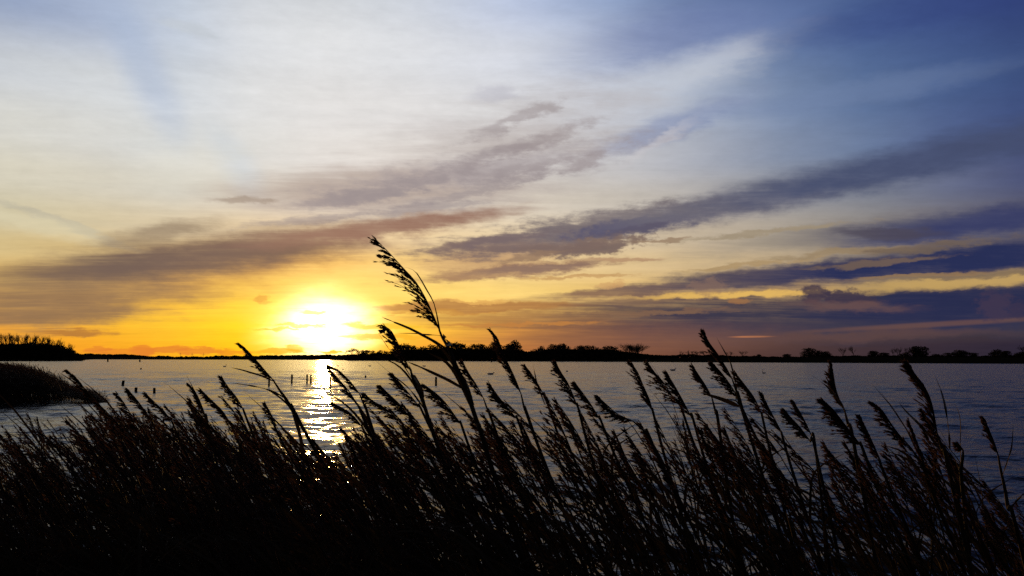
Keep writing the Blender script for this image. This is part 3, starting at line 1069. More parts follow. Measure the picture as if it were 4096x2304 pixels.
# ------------------------------------------------------------------ posts, buoys and swans on the lake
def water_point(u, v):
    d = ray(u, v)
    k = -CAMZ / d.z
    return Vector((0, 0, CAMZ)) + d * k


def pile(u, vt, vb, wpx, lab, tilt=0.0, group='wooden posts in the lake', seed=0):
    p = water_point(u, vb)
    d = p.y
    h = (vb - vt) * d / FPX
    r = wpx * 1.25 * d / FPX / 2
    rd = random.Random(seed + int(u))
    mb = MB()
    prof = [(-.8, 1.04), (0, 1.0), (.35, .97), (.7, .98), (.965, .94), (1.0, .78)]
    n = 12
    wob = [rd.uniform(.92, 1.05) for _ in range(n)]
    for z, s in prof:
        zz = z * h if z >= 0 else z
        for k in range(n):
            q = 6.283 * k / n
            mb.v.append((math.cos(q) * r * s * wob[k] + zz * tilt, math.sin(q) * r * s * wob[k], zz + (rd.uniform(-.03, .03) * r if z > .9 else 0)))
    for i in range(len(prof) - 1):
        for k in range(n):
            k2 = (k + 1) % n
            mb.f.append((i * n + k, i * n + k2, (i + 1) * n + k2, (i + 1) * n + k))
    mb.f.append(tuple((len(prof) - 1) * n + k for k in range(n)))
    o = mb.build('wooden_post', M['wood'])
    o.location = (p.x, p.y, 0)
    return tag(o, lab, 'post', group)


pile(491, 1522, 1541, 8.5, 'short leaning post in the lake, farthest of the three by the reed islet', .12)
pile(543, 1550, 1569, 8.5, 'short upright post in the lake, nearest the reed islet of the pair', .03)
pile(617, 1552, 1571, 8.5, 'short upright post in the lake, farther from the islet of the pair', -.02)
pile(1076, 1504, 1543, 6, 'thin post in the lake crossed by the leaning reed plume')
pile(1167, 1498, 1532, 6, 'dark lake post standing alone left of the close pair')
pile(1228, 1498, 1532, 6, 'left and thicker of the close pair of lake posts')
pile(1243, 1500, 1531, 6, 'right and shorter of the close pair of lake posts')
pile(1321, 1514, 1560, 5, 'tall thin post in the middle of the sun glitter')
pile(1462, 1502, 1511, 5.5, 'stubby post top right of the sun glitter')
pile(1744, 1508, 1541, 7, 'post in the lake left of the tallest reed stem')
pile(1837, 1498, 1530, 6, 'post in the lake touching the tallest reed stem')
pile(431, 1438, 1447.5, 4.5, 'tiny far marker post in front of the far hills, nearer the wooded point', group='far marker posts')
pile(559, 1439, 1447.5, 4.5, 'tiny far marker post in front of the far hills, farther from the wooded point', group='far marker posts')
pile(1966, 1441, 1449, 4, 'tiny far marker post in front of the middle wood', group='far marker posts')


def buoy(u, v, wpx, lab):
    p = water_point(u, v)
    r = wpx * p.y / FPX / 2
    o = empty('mooring_buoy', (p.x, p.y, 0), lab, 'buoy', 'buoys on the lake')
    mb = MB()
    pts = [Vector((0, 0, z)) for z in (-.6, -.3, .1, .5, .85, 1.05, 1.12)]
    mb.tube([q * r for q in pts], [x * r for x in (.45, .85, 1.0, .92, .6, .3, .12)], 14)
    mb.build('float', M['buoy'], o, True)
    mb = MB()
    mb.tube([Vector((0, 0, 1.05)) * r, Vector((0, 0, 1.45)) * r], [.12 * r, .12 * r], 8)
    ring = [Vector((math.cos(a) * .2, 0, 1.6 + math.sin(a) * .2)) * r for a in np.linspace(0, 6.283, 13)]
    mb.tube(ring, [.05 * r] * 13, 6)
    mb.build('ring', M['wood'], o)
    return o


buoy(564, 1477, 9, 'small round buoy afloat between the far marker and the short posts')
buoy(2268, 1487, 9, 'small round buoy afloat behind the reeds of the middle')


def swan(u, v, wpx, lab, face=-1, neck=1.0):
    p = water_point(u, v)
    s = wpx * p.y / FPX / 1.15
    mb = MB()
    path = [(.62, .30, .015), (.50, .24, .07), (.36, .17, .135), (.15, .13, .19), (-.08, .13, .20), (-.26, .16, .165), (-.37, .23, .11), (-.43, .33, .075),
            (-.44, .48 * neck, .055), (-.40, .62 * neck, .048), (-.37, .74 * neck, .045), (-.40, .83 * neck, .05), (-.46, .86 * neck, .06), (-.54, .84 * neck, .05),
            (-.61, .80 * neck, .028), (-.69, .77 * neck, .012)]
    mb.tube([Vector((-x * -face if False else x * (1 if face < 0 else -1), 0, z)) * s for x, z, r_ in path], [r_ * s for x, z, r_ in path], 10)
    mb.f = mb.f
    o = mb.build('swan', M['swan'], None, True)
    o.location = (p.x, p.y, -.02)
    o.rotation_euler = (0, 0, random.uniform(-.35, .35))
    return tag(o, lab, 'swan', 'swans swimming on the lake')


swan(899, 1467, 14, 'small dark swan alone left of the sun glitter', 1)
swan(1352, 1464, 8, 'tiny far swan inside the sun glitter', -1, .6)
swan(1372, 1478, 9, 'swan inside the sun glitter, nearer of the two there', -1, .5)
swan(1479, 1465, 12, 'swan right of the sun glitter under the umbrella shaped tree', 1, .6)
swan(1697, 1466, 14, 'low swan between the curled plume and the tallest reed', -1, .45)
swan(1963, 1499, 28, 'largest white swan, right of the tallest reed', 1, .45)
swan(2692, 1483, 24, 'white swan with dark tucked head below the feathery shrub', 1, .6)
swan(2213, 1499, 18, 'pale swan half hidden behind a reed plume of the middle', -1, .5)
swan(3056, 1494, 18, 'white swan with upright neck on the darker water', -1, 1.15)


# ------------------------------------------------------------------ reeds
def crom(pts, n):
    """smooth curve through points"""
    P = [pts[0] + (pts[0] - pts[1])] + list(pts) + [pts[-1] + (pts[-1] - pts[-2])]
    out = []
    m = len(pts) - 1
    for i in range(n + 1):
        t_ = i / n * m
        k = min(int(t_), m - 1)
        f = t_ - k
        p0, p1, p2, p3 = P[k], P[k + 1], P[k + 2], P[k + 3]
        out.append(.5 * ((2 * p1) + (p2 - p0) * f + (2 * p0 - 5 * p1 + 4 * p2 - p3) * f * f + (3 * p1 - p0 - 3 * p2 + p3) * f ** 3))
    return out


def rv(rd):
    return Vector((rd.gauss(0, 1), rd.gauss(0, 1), rd.gauss(0, 1))).normalized()


def plume_mb(spine, wind, rd, nb=34, ns=9, wide=1.0, k=1.0, curl=0.0):
    """flowering head: branchlets streaming to the lee side of the spine, each set with spikelets"""
    mb = MB()
    n = len(spine) - 1
    Ln = sum((spine[i + 1] - spine[i]).length for i in range(n))
    mb.tube(spine, [.0020 * k * (1 - .75 * i / n) for i in range(n + 1)], 4)
    for j in range(nb):
        nodes = max(5, nb // 4)
        t_ = (j % nodes + rd.uniform(-.16, .16) + .25) / nodes * .95
        t_ = min(max(t_, 0), .97)
        i = min(int(t_ * n), n - 1)
        f = t_ * n - i
        p = spine[i].lerp(spine[i + 1], f)
        T = (spine[min(i + 2, n)] - spine[max(i - 1, 0)]).normalized()
        Wd = (wind - T * wind.dot(T)).normalized()
        out = (Wd * rd.uniform(.35, 1.3) + rv(rd) * .36)
        out = (out - T * out.dot(T))
        out.normalize()
        prof = min(1.0, .35 + t_ * 3.0) * (1 - t_) ** .95 * 1.12
        bl = Ln * (.50 * prof + .045) * rd.uniform(.45, 1.15)
        ph0 = R(rd.uniform(6, 18)) * wide * (1 - .5 * t_)
        ph1 = R(rd.uniform(20, 52)) * wide * (1 - .55 * t_)
        pts = [p]
        q = p.copy()
        seg = 5
        for s in range(seg):
            ph = ph0 + (ph1 - ph0) * (s / (seg - 1))
            q = q + (T * math.cos(ph) + out * math.sin(ph) + Vector((0, 0, -.018 * s))) * (bl / seg)
            pts.append(q.copy())
        mb.tube(pts, [.0011 * k * (1 - .5 * s / seg) for s in range(seg + 1)], 3, cap=False)
        for s in range(ns):
            z = rd.uniform(.12, 1.0)
            a = z * seg
            ia = min(int(a), seg - 1)
            pp = pts[ia].lerp(pts[ia + 1], a - ia)
            dd = ((pts[ia + 1] - pts[ia]).normalized() + rv(rd) * .30 + Wd * .12).normalized()
            mb.dart(pp, dd, rd.uniform(.011, .019) * k, rd.uniform(.0028, .0050) * k, dd.cross(rv(rd)).normalized())
    # tuft at the tip
    T = (spine[-1] - spine[-3]).normalized()
    for s in range(ns):
        dd = (T + rv(rd) * .25).normalized()
        mb.dart(spine[-1] - T * rd.uniform(0, .02), dd, .014 * k, .0028 * k, dd.cross(rv(rd)).normalized())
    return mb


def leaf_mb(pts, w, rd, n=10, one=False):
    mb = MB()
    c = crom(pts, n)
    wid = []
    for i in range(n + 1):
        s = i / n
        wid.append(w * max(.03, (min(1, .4 + s * 3.5)) * (1 - s ** 3.0)))
    up = (Vector((0, -.75, .55)) + rv(rd) * .45).normalized()
    mb.ribbon(c, wid, up, rd.uniform(.1, .45), one)
    return mb


WIND = Vector((-1, .12, -.06)).normalized()
REED_GROUP = 'reeds of the near bed'


def px_reed(pl, st, d, lab, leaves=(), nb=34, wide=1.0, seed=0, autoleaf=3, k=1.0, stem_r=.0042, dy=None):
    """a reed read off the photograph: plume tip..base, stem below it, leaves attach..tip, standing d metres ahead"""
    rd = random.Random(seed * 31 + int(d * 100) + len(lab))
    dy = rd.uniform(-.12, .12) if dy is None else dy
    base = at(st[-1][0] if st else pl[-1][0], st[-1][1] if st else pl[-1][1], d)
    allp = list(pl) + list(st)
    m = len(allp)

    def P(i, uv):
        return at(uv[0], uv[1], d + dy * (1 - i / max(1, m - 1)))
    plume_pts = [P(i, q) for i, q in enumerate(pl)][::-1]
    stem_pts = [P(len(pl) - 1, pl[-1])] + [P(len(pl) + i, q) for i, q in enumerate(st)]
    last = stem_pts[-1]
    dirn = (stem_pts[-1] - stem_pts[-2]).normalized() if len(stem_pts) > 1 else (plume_pts[0] - plume_pts[2]).normalized()
    g0 = gz(last.x, last.y)
    h = last.z - g0 + .1
    slope = max(-.5, min(.75, dirn.x / max(.2, -dirn.z)))
    stem_pts += [Vector((last.x + h * slope * .40, last.y + h * .03, last.z - h * .45)), Vector((last.x + h * slope * .52, last.y + h * .05, g0 - .1))]
    root = stem_pts[-1]
    o = empty('reed', root, lab, 'reed', REED_GROUP)
    off = -root
    sc = crom([q + off for q in stem_pts], 8 * (len(stem_pts) - 1))
    ns = len(sc) - 1
    mb = MB()
    mb.tube(sc, [stem_r * (.55 + .75 * min(1, 2.2 * i / ns)) for i in range(ns + 1)], 7)
    mb.build('stem', M['stem'], o, True)
    spine = crom([q + off for q in plume_pts], 14)
    plume_mb(spine, WIND, rd, int(nb * 1.35), 13, wide * 1.1, k).build('plume', M['plume'], o)
    for lf in leaves:
        uvs, w = lf[0], lf[1]
        pts = [at(a, b_, d + .02 - .05 * i * rd.uniform(-1, 1)) + off for i, (a, b_) in enumerate(uvs)]
        leaf_mb(pts, w * d / FPX, rd, 12).build('leaf', M['leaf'], o)
    for j in range(autoleaf):
        f = .50 + .42 * (j + rd.random()) / max(1, autoleaf)
        p = sc[int(f * ns)]
        up_ = (sc[max(0, int(f * ns) - 3)] - p).normalized()
        ln = rd.uniform(.16, .30)
        az_ = rd.gauss(0, .7)
        dr = (Vector((-math.cos(az_), math.sin(az_), 0)) * rd.uniform(.2, .7) + up_).normalized()
        pts = [p, p + (up_ * .6 + dr * .4) * ln * .35, p + (up_ * .25 + dr * .75) * ln * .7, p + dr * ln + Vector((-.02, 0, rd.uniform(-.03, 0)))]
        leaf_mb(pts, rd.uniform(.007, .013), rd).build('leaf', M['leaf'], o)
    return o


px_reed([(1494, 948), (1552, 1006), (1611, 1070), (1664, 1129), (1705, 1199), (1734, 1264), (1757, 1319)],
        [(1769, 1349), (1781, 1369), (1798, 1399), (1816, 1445), (1848, 1516), (1872, 1574), (1892, 1639), (1916, 1709), (1945, 1800)], 2.15,
        'tallest reed, its big plume standing alone against the sky right of the sun',
        [([(1783, 1392), (1720, 1358), (1640, 1316), (1560, 1283), (1527, 1268)], 13),
         ([(1776, 1368), (1764, 1345), (1715, 1340), (1650, 1334), (1580, 1333)], 9),
         ([(1764, 1345), (1752, 1290), (1735, 1215), (1706, 1160), (1668, 1095), (1640, 1075), (1616, 1069)], 8),
         ([(1866, 1565), (1800, 1525), (1720, 1487), (1660, 1460), (1628, 1447)], 14),
         ([(1802, 1405), (1797, 1385), (1790, 1370), (1780, 1352), (1772, 1335)], 26),
         ([(1896, 1620), (1875, 1560), (1860, 1520), (1835, 1490), (1770, 1443)], 11)],
        nb=46, wide=1.0, seed=1, stem_r=.0050, dy=.1, k=1.05)
px_reed([(1540, 1326), (1549, 1317), (1564, 1322), (1587, 1363), (1605, 1404), (1623, 1445), (1643, 1486)],
        [(1652, 1516), (1675, 1563), (1693, 1610), (1722, 1700)], 2.2,
        'dark reed with its plume tip curled over like a hook, left of the tallest reed',
        [([(1693, 1610), (1685, 1568), (1668, 1530), (1650, 1495), (1636, 1460)], 22), ([(1700, 1640), (1640, 1560), (1570, 1500), (1500, 1442)], 8),
         ([(1652, 1520), (1600, 1440), (1560, 1400), (1510, 1328)], 5)], nb=36, wide=.8, seed=2)
px_reed([(1316, 1464), (1363, 1489), (1406, 1532), (1440, 1579)], [(1460, 1630), (1485, 1700)], 2.9,
        'reed with smooth narrow plume over the sun glitter, upper of the pair', nb=26, wide=.55, seed=3)
px_reed([(1312, 1469), (1345, 1505), (1372, 1536), (1397, 1566), (1425, 1610)], [(1450, 1660), (1475, 1720)], 2.8,
        'reed with narrow plume over the sun glitter, lower of the pair', nb=28, wide=.6, seed=4)
px_reed([(959, 1377), (995, 1408), (1034, 1451), (1062, 1485), (1092, 1519)], [(1118, 1560), (1141, 1592), (1171, 1643), (1205, 1700)], 2.4,
        'lone slanting reed left of the sun with two long blades pointing left',
        [([(1092, 1525), (1050, 1505), (1000, 1490), (960, 1478), (923, 1470)], 9), ([(1138, 1592), (1080, 1562), (1010, 1545), (960, 1537), (920, 1531)], 11),
         ([(1171, 1643), (1130, 1600), (1080, 1565), (1045, 1550)], 9)], nb=30, wide=.62, seed=5)
px_reed([(1963, 1320), (1995, 1365), (2017, 1421), (2043, 1476), (2064, 1523), (2085, 1579)], [(2100, 1640), (2130, 1720)], 2.5,
        'tall thin reed with a long plume crossing the middle wood', nb=40, wide=.6, seed=6)
px_reed([(1850, 1444), (1876, 1493), (1906, 1540), (1935, 1596)], [(1953, 1647), (1985, 1730)], 3.0, 'reed plume just right of the tallest reed stem', nb=32, wide=.9, seed=7)
px_reed([(2222, 1446), (2245, 1490), (2269, 1528), (2290, 1575), (2310, 1630)], [(2330, 1700)], 2.7, 'bushy reed plume reaching the waterline under the twin dark crowns', nb=38, wide=1.0, seed=8)
px_reed([(2100, 1461), (2128, 1498), (2154, 1540), (2180, 1590)], [(2205, 1660)], 3.0, 'reed plume with dark bent tip beside a thin upright blade', [([(2180, 1620), (2150, 1540), (2138, 1490), (2130, 1446)], 6)], nb=30, seed=9)
px_reed([(2523, 1449), (2551, 1489), (2572, 1540), (2598, 1600), (2611, 1652)], [(2630, 1720)], 2.6, 'slim upright reed plume below the feathery shrub', nb=38, wide=.85, seed=10)
px_reed([(2589, 1446), (2619, 1489), (2653, 1528), (2683, 1575), (2718, 1622)], [(2745, 1690)], 2.7, 'reed plume with spread side tufts, right of the slim upright plume', nb=36, wide=1.05, seed=11)
px_reed([(2666, 1489), (2700, 1545), (2730, 1600), (2765, 1669)], [(2790, 1740)], 2.6, 'full brown reed plume below the white swan with tucked head', nb=40, wide=.9, seed=12)
px_reed([(2769, 1459), (2799, 1506), (2824, 1545), (2848, 1592)], [(2862, 1650), (2880, 1740)], 2.6, 'reed plume with a broad blade sweeping right to left across its foot',
        [([(2957, 1626), (2910, 1606), (2860, 1588), (2799, 1570)], 18)], nb=32, wide=.9, seed=13)
px_reed([(2816, 1327), (2837, 1370), (2871, 1417), (2905, 1472), (2930, 1520)], [(2950, 1580), (2975, 1660)], 2.5, 'taller of the twin reeds rising past the open shore', nb=34, wide=.6, seed=14)
px_reed([(2850, 1452), (2885, 1490), (2918, 1535), (2953, 1592)], [(2985, 1670)], 2.6, 'lower wide plume of the twin reeds', [([(2944, 1600), (2944, 1549), (2923, 1455), (2901, 1412), (2866, 1350)], 9)], nb=38, wide=1.0, seed=15)
px_reed([(2940, 1489), (2980, 1540), (3017, 1592), (3046, 1656)], [(3065, 1740)], 2.7, 'curved reed plume right of the twin reeds', nb=38, wide=1.0, seed=16)
px_reed([(2393, 1587), (2431, 1622), (2470, 1656), (2534, 1686)], [(2590, 1740), (2620, 1800)], 2.5, 'heavy plume bowing low and flat in the middle of the bed', nb=36, wide=.9, seed=17)
px_reed([(3325, 1453), (3333, 1493), (3342, 1549), (3355, 1592), (3378, 1640)], [(3392, 1700), (3420, 1800)], 2.4, 'upright spear like reed plume with a blade on its left',
        [([(3378, 1650), (3345, 1590), (3300, 1540), (3234, 1493)], 10)], nb=42, wide=.6, seed=18)
px_reed([(3291, 1600), (3329, 1634), (3365, 1680), (3402, 1728), (3444, 1784)], [(3475, 1860)], 2.2, 'bulky dark plume fanning left under the spear like plume', nb=48, wide=1.15, seed=19, k=1.1)
px_reed([(3635, 1454), (3658, 1493), (3688, 1532), (3715, 1580), (3732, 1640), (3748, 1733)], [(3770, 1800), (3800, 1900)], 2.2, 'large reed plume near the right edge below the largest round tree', [([(3800, 1800), (3795, 1730), (3782, 1634), (3765, 1566), (3741, 1506)], 10), ([(3760, 1800), (3731, 1760), (3679, 1700), (3628, 1650), (3594, 1609)], 12)], nb=52, wide=.95, seed=20, k=1.05)
px_reed([(3494, 1613), (3530, 1643), (3564, 1694), (3598, 1741), (3645, 1793)], [(3685, 1860), (3720, 1940)], 2.3, 'drooping plume between the bulky dark plume and the large plume', nb=40, wide=.95, seed=21)
px_reed([(3938, 1679), (3953, 1711), (3974, 1763), (3993, 1822)], [(4001, 1869), (4021, 1963), (4034, 2035), (4064, 2110)], 2.3, 'lone outermost reed at the right, thin stem over open water',
        [([(4010, 1902), (4030, 1848), (4047, 1784), (4053, 1694)], 7), ([(4036, 2040), (4060, 2010), (4090, 1980), (4110, 1965)], 8)], nb=30, wide=.75, seed=22, autoleaf=1)
px_reed([(3137, 1639), (3167, 1673), (3201, 1711), (3239, 1763)], [(3270, 1840)], 2.4, 'shaggy plume left of the bulky dark plume', nb=40, wide=1.1, seed=23)
px_reed([(3175, 1607), (3197, 1643), (3222, 1690), (3245, 1740)], [(3265, 1820)], 2.7, 'slim plume standing behind the shaggy plume', nb=30, wide=.8, seed=24)
px_reed([(3049, 1575), (3073, 1626), (3099, 1677), (3128, 1733)], [(3150, 1820)], 2.6, 'narrow reed plume between the curved plume and the shaggy plume', nb=30, wide=.8, seed=25)
px_reed([(3830, 1772), (3842, 1786), (3852, 1800)], [(3852, 1830), (3846, 1870), (3850, 1960)], 2.4, 'broken reed stub with a ragged forked head near the right edge', nb=12, wide=1.6, seed=26, autoleaf=1)
px_reed([(466, 1570), (495, 1609), (521, 1651), (555, 1698)], [(585, 1750)], 3.2, 'reed plume right of the reed islet, first of the left row', nb=34, seed=27)
px_reed([(508, 1555), (542, 1592), (568, 1626), (598, 1669)], [(625, 1730)], 3.1, 'reed plume rising in front of the pair of short posts', nb=34, seed=28)
px_reed([(579, 1570), (615, 1605), (658, 1647), (690, 1690)], [(715, 1750)], 3.2, 'flat leaning plume right of the pair of short posts', nb=32, seed=29)
px_reed([(756, 1538), (786, 1575), (807, 1622), (820, 1660)], [(835, 1730)], 3.0, 'upright curved plume in the left row, darkest there', nb=32, wide=.8, seed=30)
px_reed([(886, 1506), (914, 1549), (948, 1592), (974, 1639)], [(1000, 1710)], 3.0, 'tall plume of the left row beside the lone slanting reed', nb=34, wide=.9, seed=31)
px_reed([(803, 1558), (846, 1600), (889, 1643), (920, 1690)], [(950, 1760)], 2.9, 'thick plume between the upright curved plume and the tall left plume', nb=38, wide=.9, seed=32)
px_reed([(269, 1483), (308, 1515), (342, 1558), (376, 1600)], [(420, 1660), (460, 1720)], 3.0, 'long slanting reed in front of the reed islet', [([(400, 1640), (340, 1570), (290, 1525), (239, 1491)], 8)], nb=34, wide=.9, seed=33)
px_reed([(1059, 1609), (1085, 1656), (1105, 1700)], [(1125, 1760)], 3.2, 'short plume under the stem of the lone slanting reed', nb=28, seed=34)
px_reed([(1572, 1498), (1598, 1528), (1632, 1570), (1683, 1634)], [(1715, 1700)], 2.8, 'plume right behind the stem of the hooked reed', nb=36, seed=35)
px_reed([(1523, 1545), (1555, 1575), (1598, 1617), (1640, 1670)], [(1670, 1730)], 2.7, 'spreading plume left below the hooked reed', nb=40, wide=1.1, seed=36)
px_reed([(1692, 1536), (1735, 1566), (1777, 1605), (1812, 1652), (1845, 1700)], [(1870, 1770)], 2.6, 'full plume between the hooked reed and the tallest reed stem', nb=44, wide=1.05, seed=37)
px_reed([(1461, 1577), (1500, 1610), (1550, 1640), (1600, 1690)], [(1640, 1760)], 2.9, 'low plume with a dangling tuft right of the sun glitter', nb=32, seed=38)
px_reed([(1957, 1532), (1995, 1587), (2030, 1630), (2068, 1677)], [(2095, 1750)], 2.7, 'plume under the largest white swan', nb=38, seed=39)
px_reed([(1330, 1612), (1370, 1632), (1410, 1660), (1450, 1710)], [(1480, 1780)], 2.9, 'low plume silhouetted on the brightest glitter', nb=32, wide=.8, seed=40)
px_reed([(2300, 1530), (2330, 1570), (2365, 1620), (2400, 1680)], [(2430, 1750)], 2.7, 'plume beside the bushy plume of the middle', nb=36, seed=41)
px_reed([(3690, 1640), (3720, 1690), (3750, 1740), (3780, 1800)], [(3810, 1890)], 2.5, 'slender plume close behind the large plume near the right edge', nb=30, wide=.8, seed=42)
px_reed([(3440, 1665), (3465, 1715), (3490, 1770), (3520, 1840)], [(3550, 1930)], 2.4, 'plume right behind the bulky dark plume', nb=36, wide=.8, seed=43)
N_HERO = 43


# --- reeds of the bed: variants in their own space, about 1.9 m tall, bent by the wind
def variant(seed, low=False):
    rd = random.Random(900 + seed)
    H = rd.uniform(1.55, 1.7)
    lean = (rd.uniform(.26, .42), rd.uniform(.10, .26))[seed % 2]
    pts = [Vector((0, 0, 0)), Vector((-lean * .17 * H, rd.uniform(-.03, .03), H * .4)), Vector((-lean * .55 * H, rd.uniform(-.05, .05), H * .75)), Vector((-lean * H, rd.uniform(-.06, .06), H))]
    sc = crom(pts, 9 if low else 18)
    ns = len(sc) - 1
    parts = []
    mb = MB()
    mb.tube(sc, [(.0034 if low else .0044) * (1 - .5 * i / ns) for i in range(ns + 1)], 3 if low else 6, cap=not low)
    parts.append(('stem', mb, 'stem'))
    T = (sc[-1] - sc[-3]).normalized()
    pl = rd.uniform(.17, .33)
    q = sc[-1]
    sp = [q]
    for i in range(4):
        T = (T + Vector((-.045, 0, -.012 * i))).normalized()
        q = q + T * pl / 4
        sp.append(q)
    spine = crom(sp, 6 if low else 12)
    if seed in (5, 8):          # a stem that has lost its head
        sp = sp[:3]
        spine = crom(sp, 4)
        lf = leaf_mb([sc[-2], sc[-1], spine[-1], spine[-1] + T * .12 + Vector((-.03, 0, .02))], .008, rd, 5)
        parts.append(('leaf', lf, 'leaf'))
    else:
        parts.append(('plume', plume_mb(spine, WIND, rd, 15 if low else 34, 5 if low else 10, rd.uniform(.55, 1.05), 1.2 if low else 1.05), 'plume'))
    nl = 6 if low else 5
    for j in range(nl):
        f = .30 + .62 * (j + rd.random() * .8) / nl
        i = int(f * ns)
        p = sc[i]
        up_ = (sc[min(ns, i + 2)] - p).normalized()
        ln = rd.uniform(.22, .42)
        az_ = rd.gauss(0, .85) + (math.pi if rd.random() < .1 else 0)
        dr = (Vector((-math.cos(az_), math.sin(az_), 0)) * rd.uniform(.25, .9) + up_).normalized()
        droop = rd.uniform(-.08, .02) if rd.random() > .22 else rd.uniform(-.28, -.14)
        lp = [p, p + (up_ * .5 + dr * .5) * ln * .35, p + (up_ * .3 + dr * .7) * ln * .7 + Vector((-.03, 0, droop * .2)), p + dr * ln + Vector((-.05, 0, droop))]
        parts.append(('leaf', leaf_mb(lp, rd.uniform(.008, .015), rd, 5 if low else 9, one=low), 'leaf'))
    tip = spine[-1]
    return parts, tip


TOP_U = [-100, 0, 200, 330, 450, 600, 800, 1000, 1100, 1250, 1400, 1550, 1700, 1850, 2000, 2150, 2300, 2450, 2600, 2800, 3000, 3100, 3250, 3400, 3550, 3700, 3800, 3900, 4000, 4096, 4200, 4330, 4650, 5500]
TOP_V = [1630, 1625, 1612, 1590, 1570, 1575, 1565, 1600, 1630, 1700, 1640, 1590, 1590, 1600, 1590, 1550, 1575, 1640, 1560, 1590, 1620, 1690, 1690, 1700, 1690, 1650, 1740, 1850, 1930, 2020, 2080, 2000, 1760, 1660]


def zone(u):
    for lim, s in ((420, 'in the black tangle at the left edge below the reed islet'), (900, 'in the dense left part of the bed below the short posts'),
                   (1250, 'below the lone slanting reed'), (1600, 'in front of the sun glitter'), (2000, 'around the foot of the tallest reed'),
                   (2400, 'below the bushy plume of the middle'), (2800, 'below the slim upright plume'), (3200, 'below the twin reeds'),
                   (3600, 'around the bulky dark plume'), (9999, 'under the large plume near the right edge')):
        if u < lim:
            return s


VAR = []
for s in range(12):
    parts, tip = variant(s)
    VAR.append((parts, tip, [(nm, mb.mesh(nm, M[mt], nm == 'stem')) for nm, mb, mt in parts]))
brd = random.Random(77)
PLOTS = []
protos = {}


def place_reed(u, v, d, var, individual=True):
    parts, tip = VAR[var][0], VAR[var][1]
    tipw = at(u, v, d)
    rz = brd.gauss(0, .45)
    rt = Matrix.Rotation(rz, 3, 'Z') @ tip
    # root below the tip; the reed is scaled so that its plume tip reaches that height
    s = 1.0
    for _ in range(3):
        x, y = tipw.x - rt.x * s, tipw.y - rt.y * s
        g0 = min(gz(x, y), .75)
        g0 = max(g0, -.35) - .05
        s = (tipw.z - g0) / tip.z
    return x, y, g0, s, rz


n_ind = 300 - N_HERO
k = 0
while k < n_ind:
    u = brd.uniform(-60, 4150)
    v = float(np.interp(u, TOP_U, TOP_V)) + abs(brd.gauss(0, 1)) * 150 + brd.uniform(-10, 50)
    d = brd.uniform(2.3, 4.4)
    vi = brd.randrange(6) * 2 + (1 if brd.random() < np.interp(u, [1200, 2600], [.25, .85]) else 0)
    x, y, g0, s, rz = place_reed(u, v, d, vi)
    if not .55 < s < 1.35:
        continue
    var = vi
    if var not in protos:
        r_ = empty('reed', (x, y, g0))
        r_['category'] = 'reed'
        for nm, me in VAR[var][2]:
            link(nm, me, r_)
        protos[var] = r_
    else:
        r_ = dup(protos[var], (x, y, g0))
    r_.location = (x, y, g0)
    r_.rotation_euler = (0, 0, rz)
    r_.scale = (s, s, s)
    tag(r_, 'wind bent brown reed ' + zone(u), 'reed', 'reeds ' + zone(u))
    k += 1

# --- the rest of the bed as one mass
LOW = []
for s in range(9):
    parts, tip = variant(50 + s, True)
    out = {}
    for mt in ('stem', 'leaf', 'plume'):
        Vs, Fs, o_ = [], [], 0
        for nm, mb, m_ in parts:
            if m_ != mt:
                continue
            Vs.append(np.array(mb.v))
            Fs.append(np.array([f if len(f) == 4 else (f[0], f[1], f[2], f[2]) for f in mb.f if len(f) in (3, 4)]).reshape(-1, 4) + o_)
            o_ += len(mb.v)
        out[mt] = (np.concatenate(Vs), np.concatenate(Fs))
    LOW.append((out, tip))


def reed_mass(name, spots, label):
    """spots: x, y, z, scale, rz, variant"""
    VV, FF, MI, off = [], [], [], 0
    for (x, y, z, s, rz, var, thick) in spots:
        c_, s_ = math.cos(rz), math.sin(rz)
        for mi, mt in enumerate(('stem', 'leaf', 'plume')):
            V_, F_ = LOW[var][0][mt]
            P = np.stack([(V_[:, 0] * c_ - V_[:, 1] * s_) * s * thick + x, (V_[:, 0] * s_ + V_[:, 1] * c_) * s * thick + y, V_[:, 2] * s + z], 1)
            VV.append(P)
            FF.append(F_ + off)
            MI.append(np.full(len(F_), mi, dtype=np.int32))
            off += len(P)
    me = quads_mesh(name, np.concatenate(VV), np.concatenate(FF), M['stem'])
    me.materials.append(M['leaf'])
    me.materials.append(M['plume'])
    me.polygons.foreach_set('material_index', np.concatenate(MI))
    me.validate()
    me.update()
    o = link(name, me)
    return tag(o, label, 'reed bed', kind='stuff')


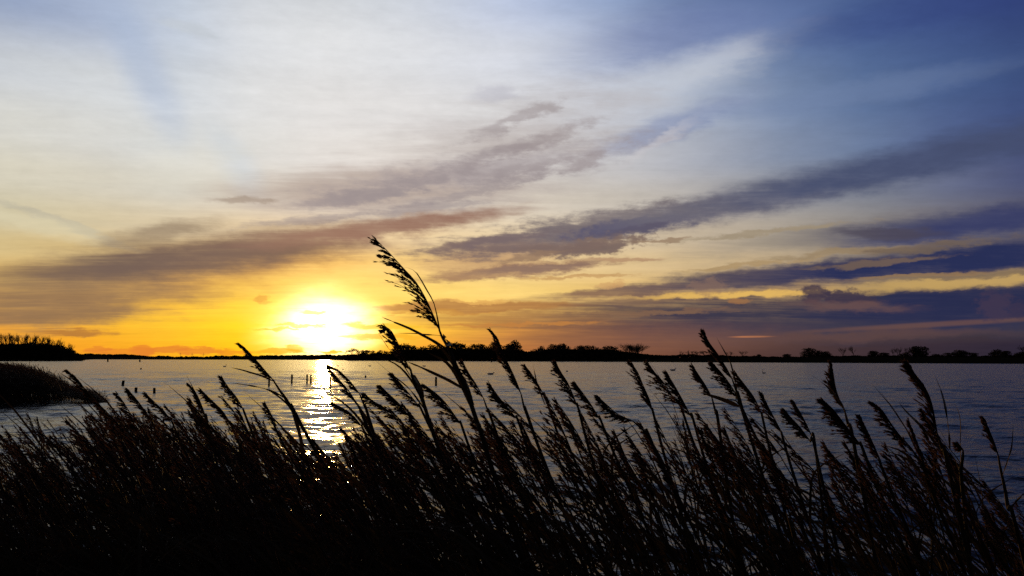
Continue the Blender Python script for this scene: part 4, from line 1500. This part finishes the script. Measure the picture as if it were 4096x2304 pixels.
spots = []
tries = 0
while len(spots) < 1900 and tries < 20000:
    tries += 1
    u = brd.uniform(-1300, 5400)
    left = float(np.interp(u, [-1300, -400, 0, 1500, 1700, 2300, 4250, 4500], [.5, .7, 1.0, .9, .40, .14, .08, .4]))
    if brd.random() > left:
        continue
    v = float(np.interp(u, TOP_U, TOP_V)) + (62 if u < 1200 else 80) + abs(brd.gauss(0, 1)) * 240
    d = brd.uniform(2.0, 6.2 if u < 1700 else 4.2)
    var = brd.randrange(4) * 2 + (1 if brd.random() < np.interp(u, [1200, 2600], [.25, .85]) else 0)
    tip = LOW[var][1]
    tw = at(u, v, d)
    rz = brd.gauss(0, .3)
    rt = Matrix.Rotation(rz, 3, 'Z') @ tip
    s = 1.0
    for _ in range(2):
        x, y = tw.x - rt.x * s, tw.y - rt.y * s
        g0 = max(gz(x, y), -.35) - .05
        s = (tw.z - g0) / tip.z
    if .4 < s < 1.35:
        spots.append((x, y, g0, s, rz, var, 1.0))
reed_mass('reed_bed', spots, 'tangled mass of dark reeds filling the near shore')

# --- reed islet on the left
spots = []
while len(spots) < 4300:
    u = brd.uniform(-260, 452)
    d = brd.uniform(37, 52)
    p = at(u, 1500, d)
    e = ((p.x + 31.5) / 7.6) ** 2 + ((d - 44.5) / 7.0) ** 2
    if u < 380 and e > 1.15:
        continue
    vt = float(np.interp(u, [-260, 0, 130, 200, 260, 330, 380, 420, 452], [1452, 1452, 1456, 1474, 1506, 1550, 1548, 1560, 1596]))
    if u > 345 and brd.random() > .8:
        continue
    if u > 345:
        d = brd.uniform(42, 45)
        p = at(u, 1500, d)
    q = at(u, vt + abs(brd.gauss(0, 1)) * 16 - 6, 44.5)
    h = q.z * brd.uniform(.92, 1.03)
    var = brd.randrange(9)
    g0 = -.05
    s = (h - g0) / LOW[var][1].z
    if s < .15:
        continue
    spots.append((p.x, d, g0, s, brd.gauss(0, .4), var, 2.3 if u < 340 else 2.4 / s))
reed_mass('reed_islet', spots, 'low reed islet across a strip of water at the left edge')
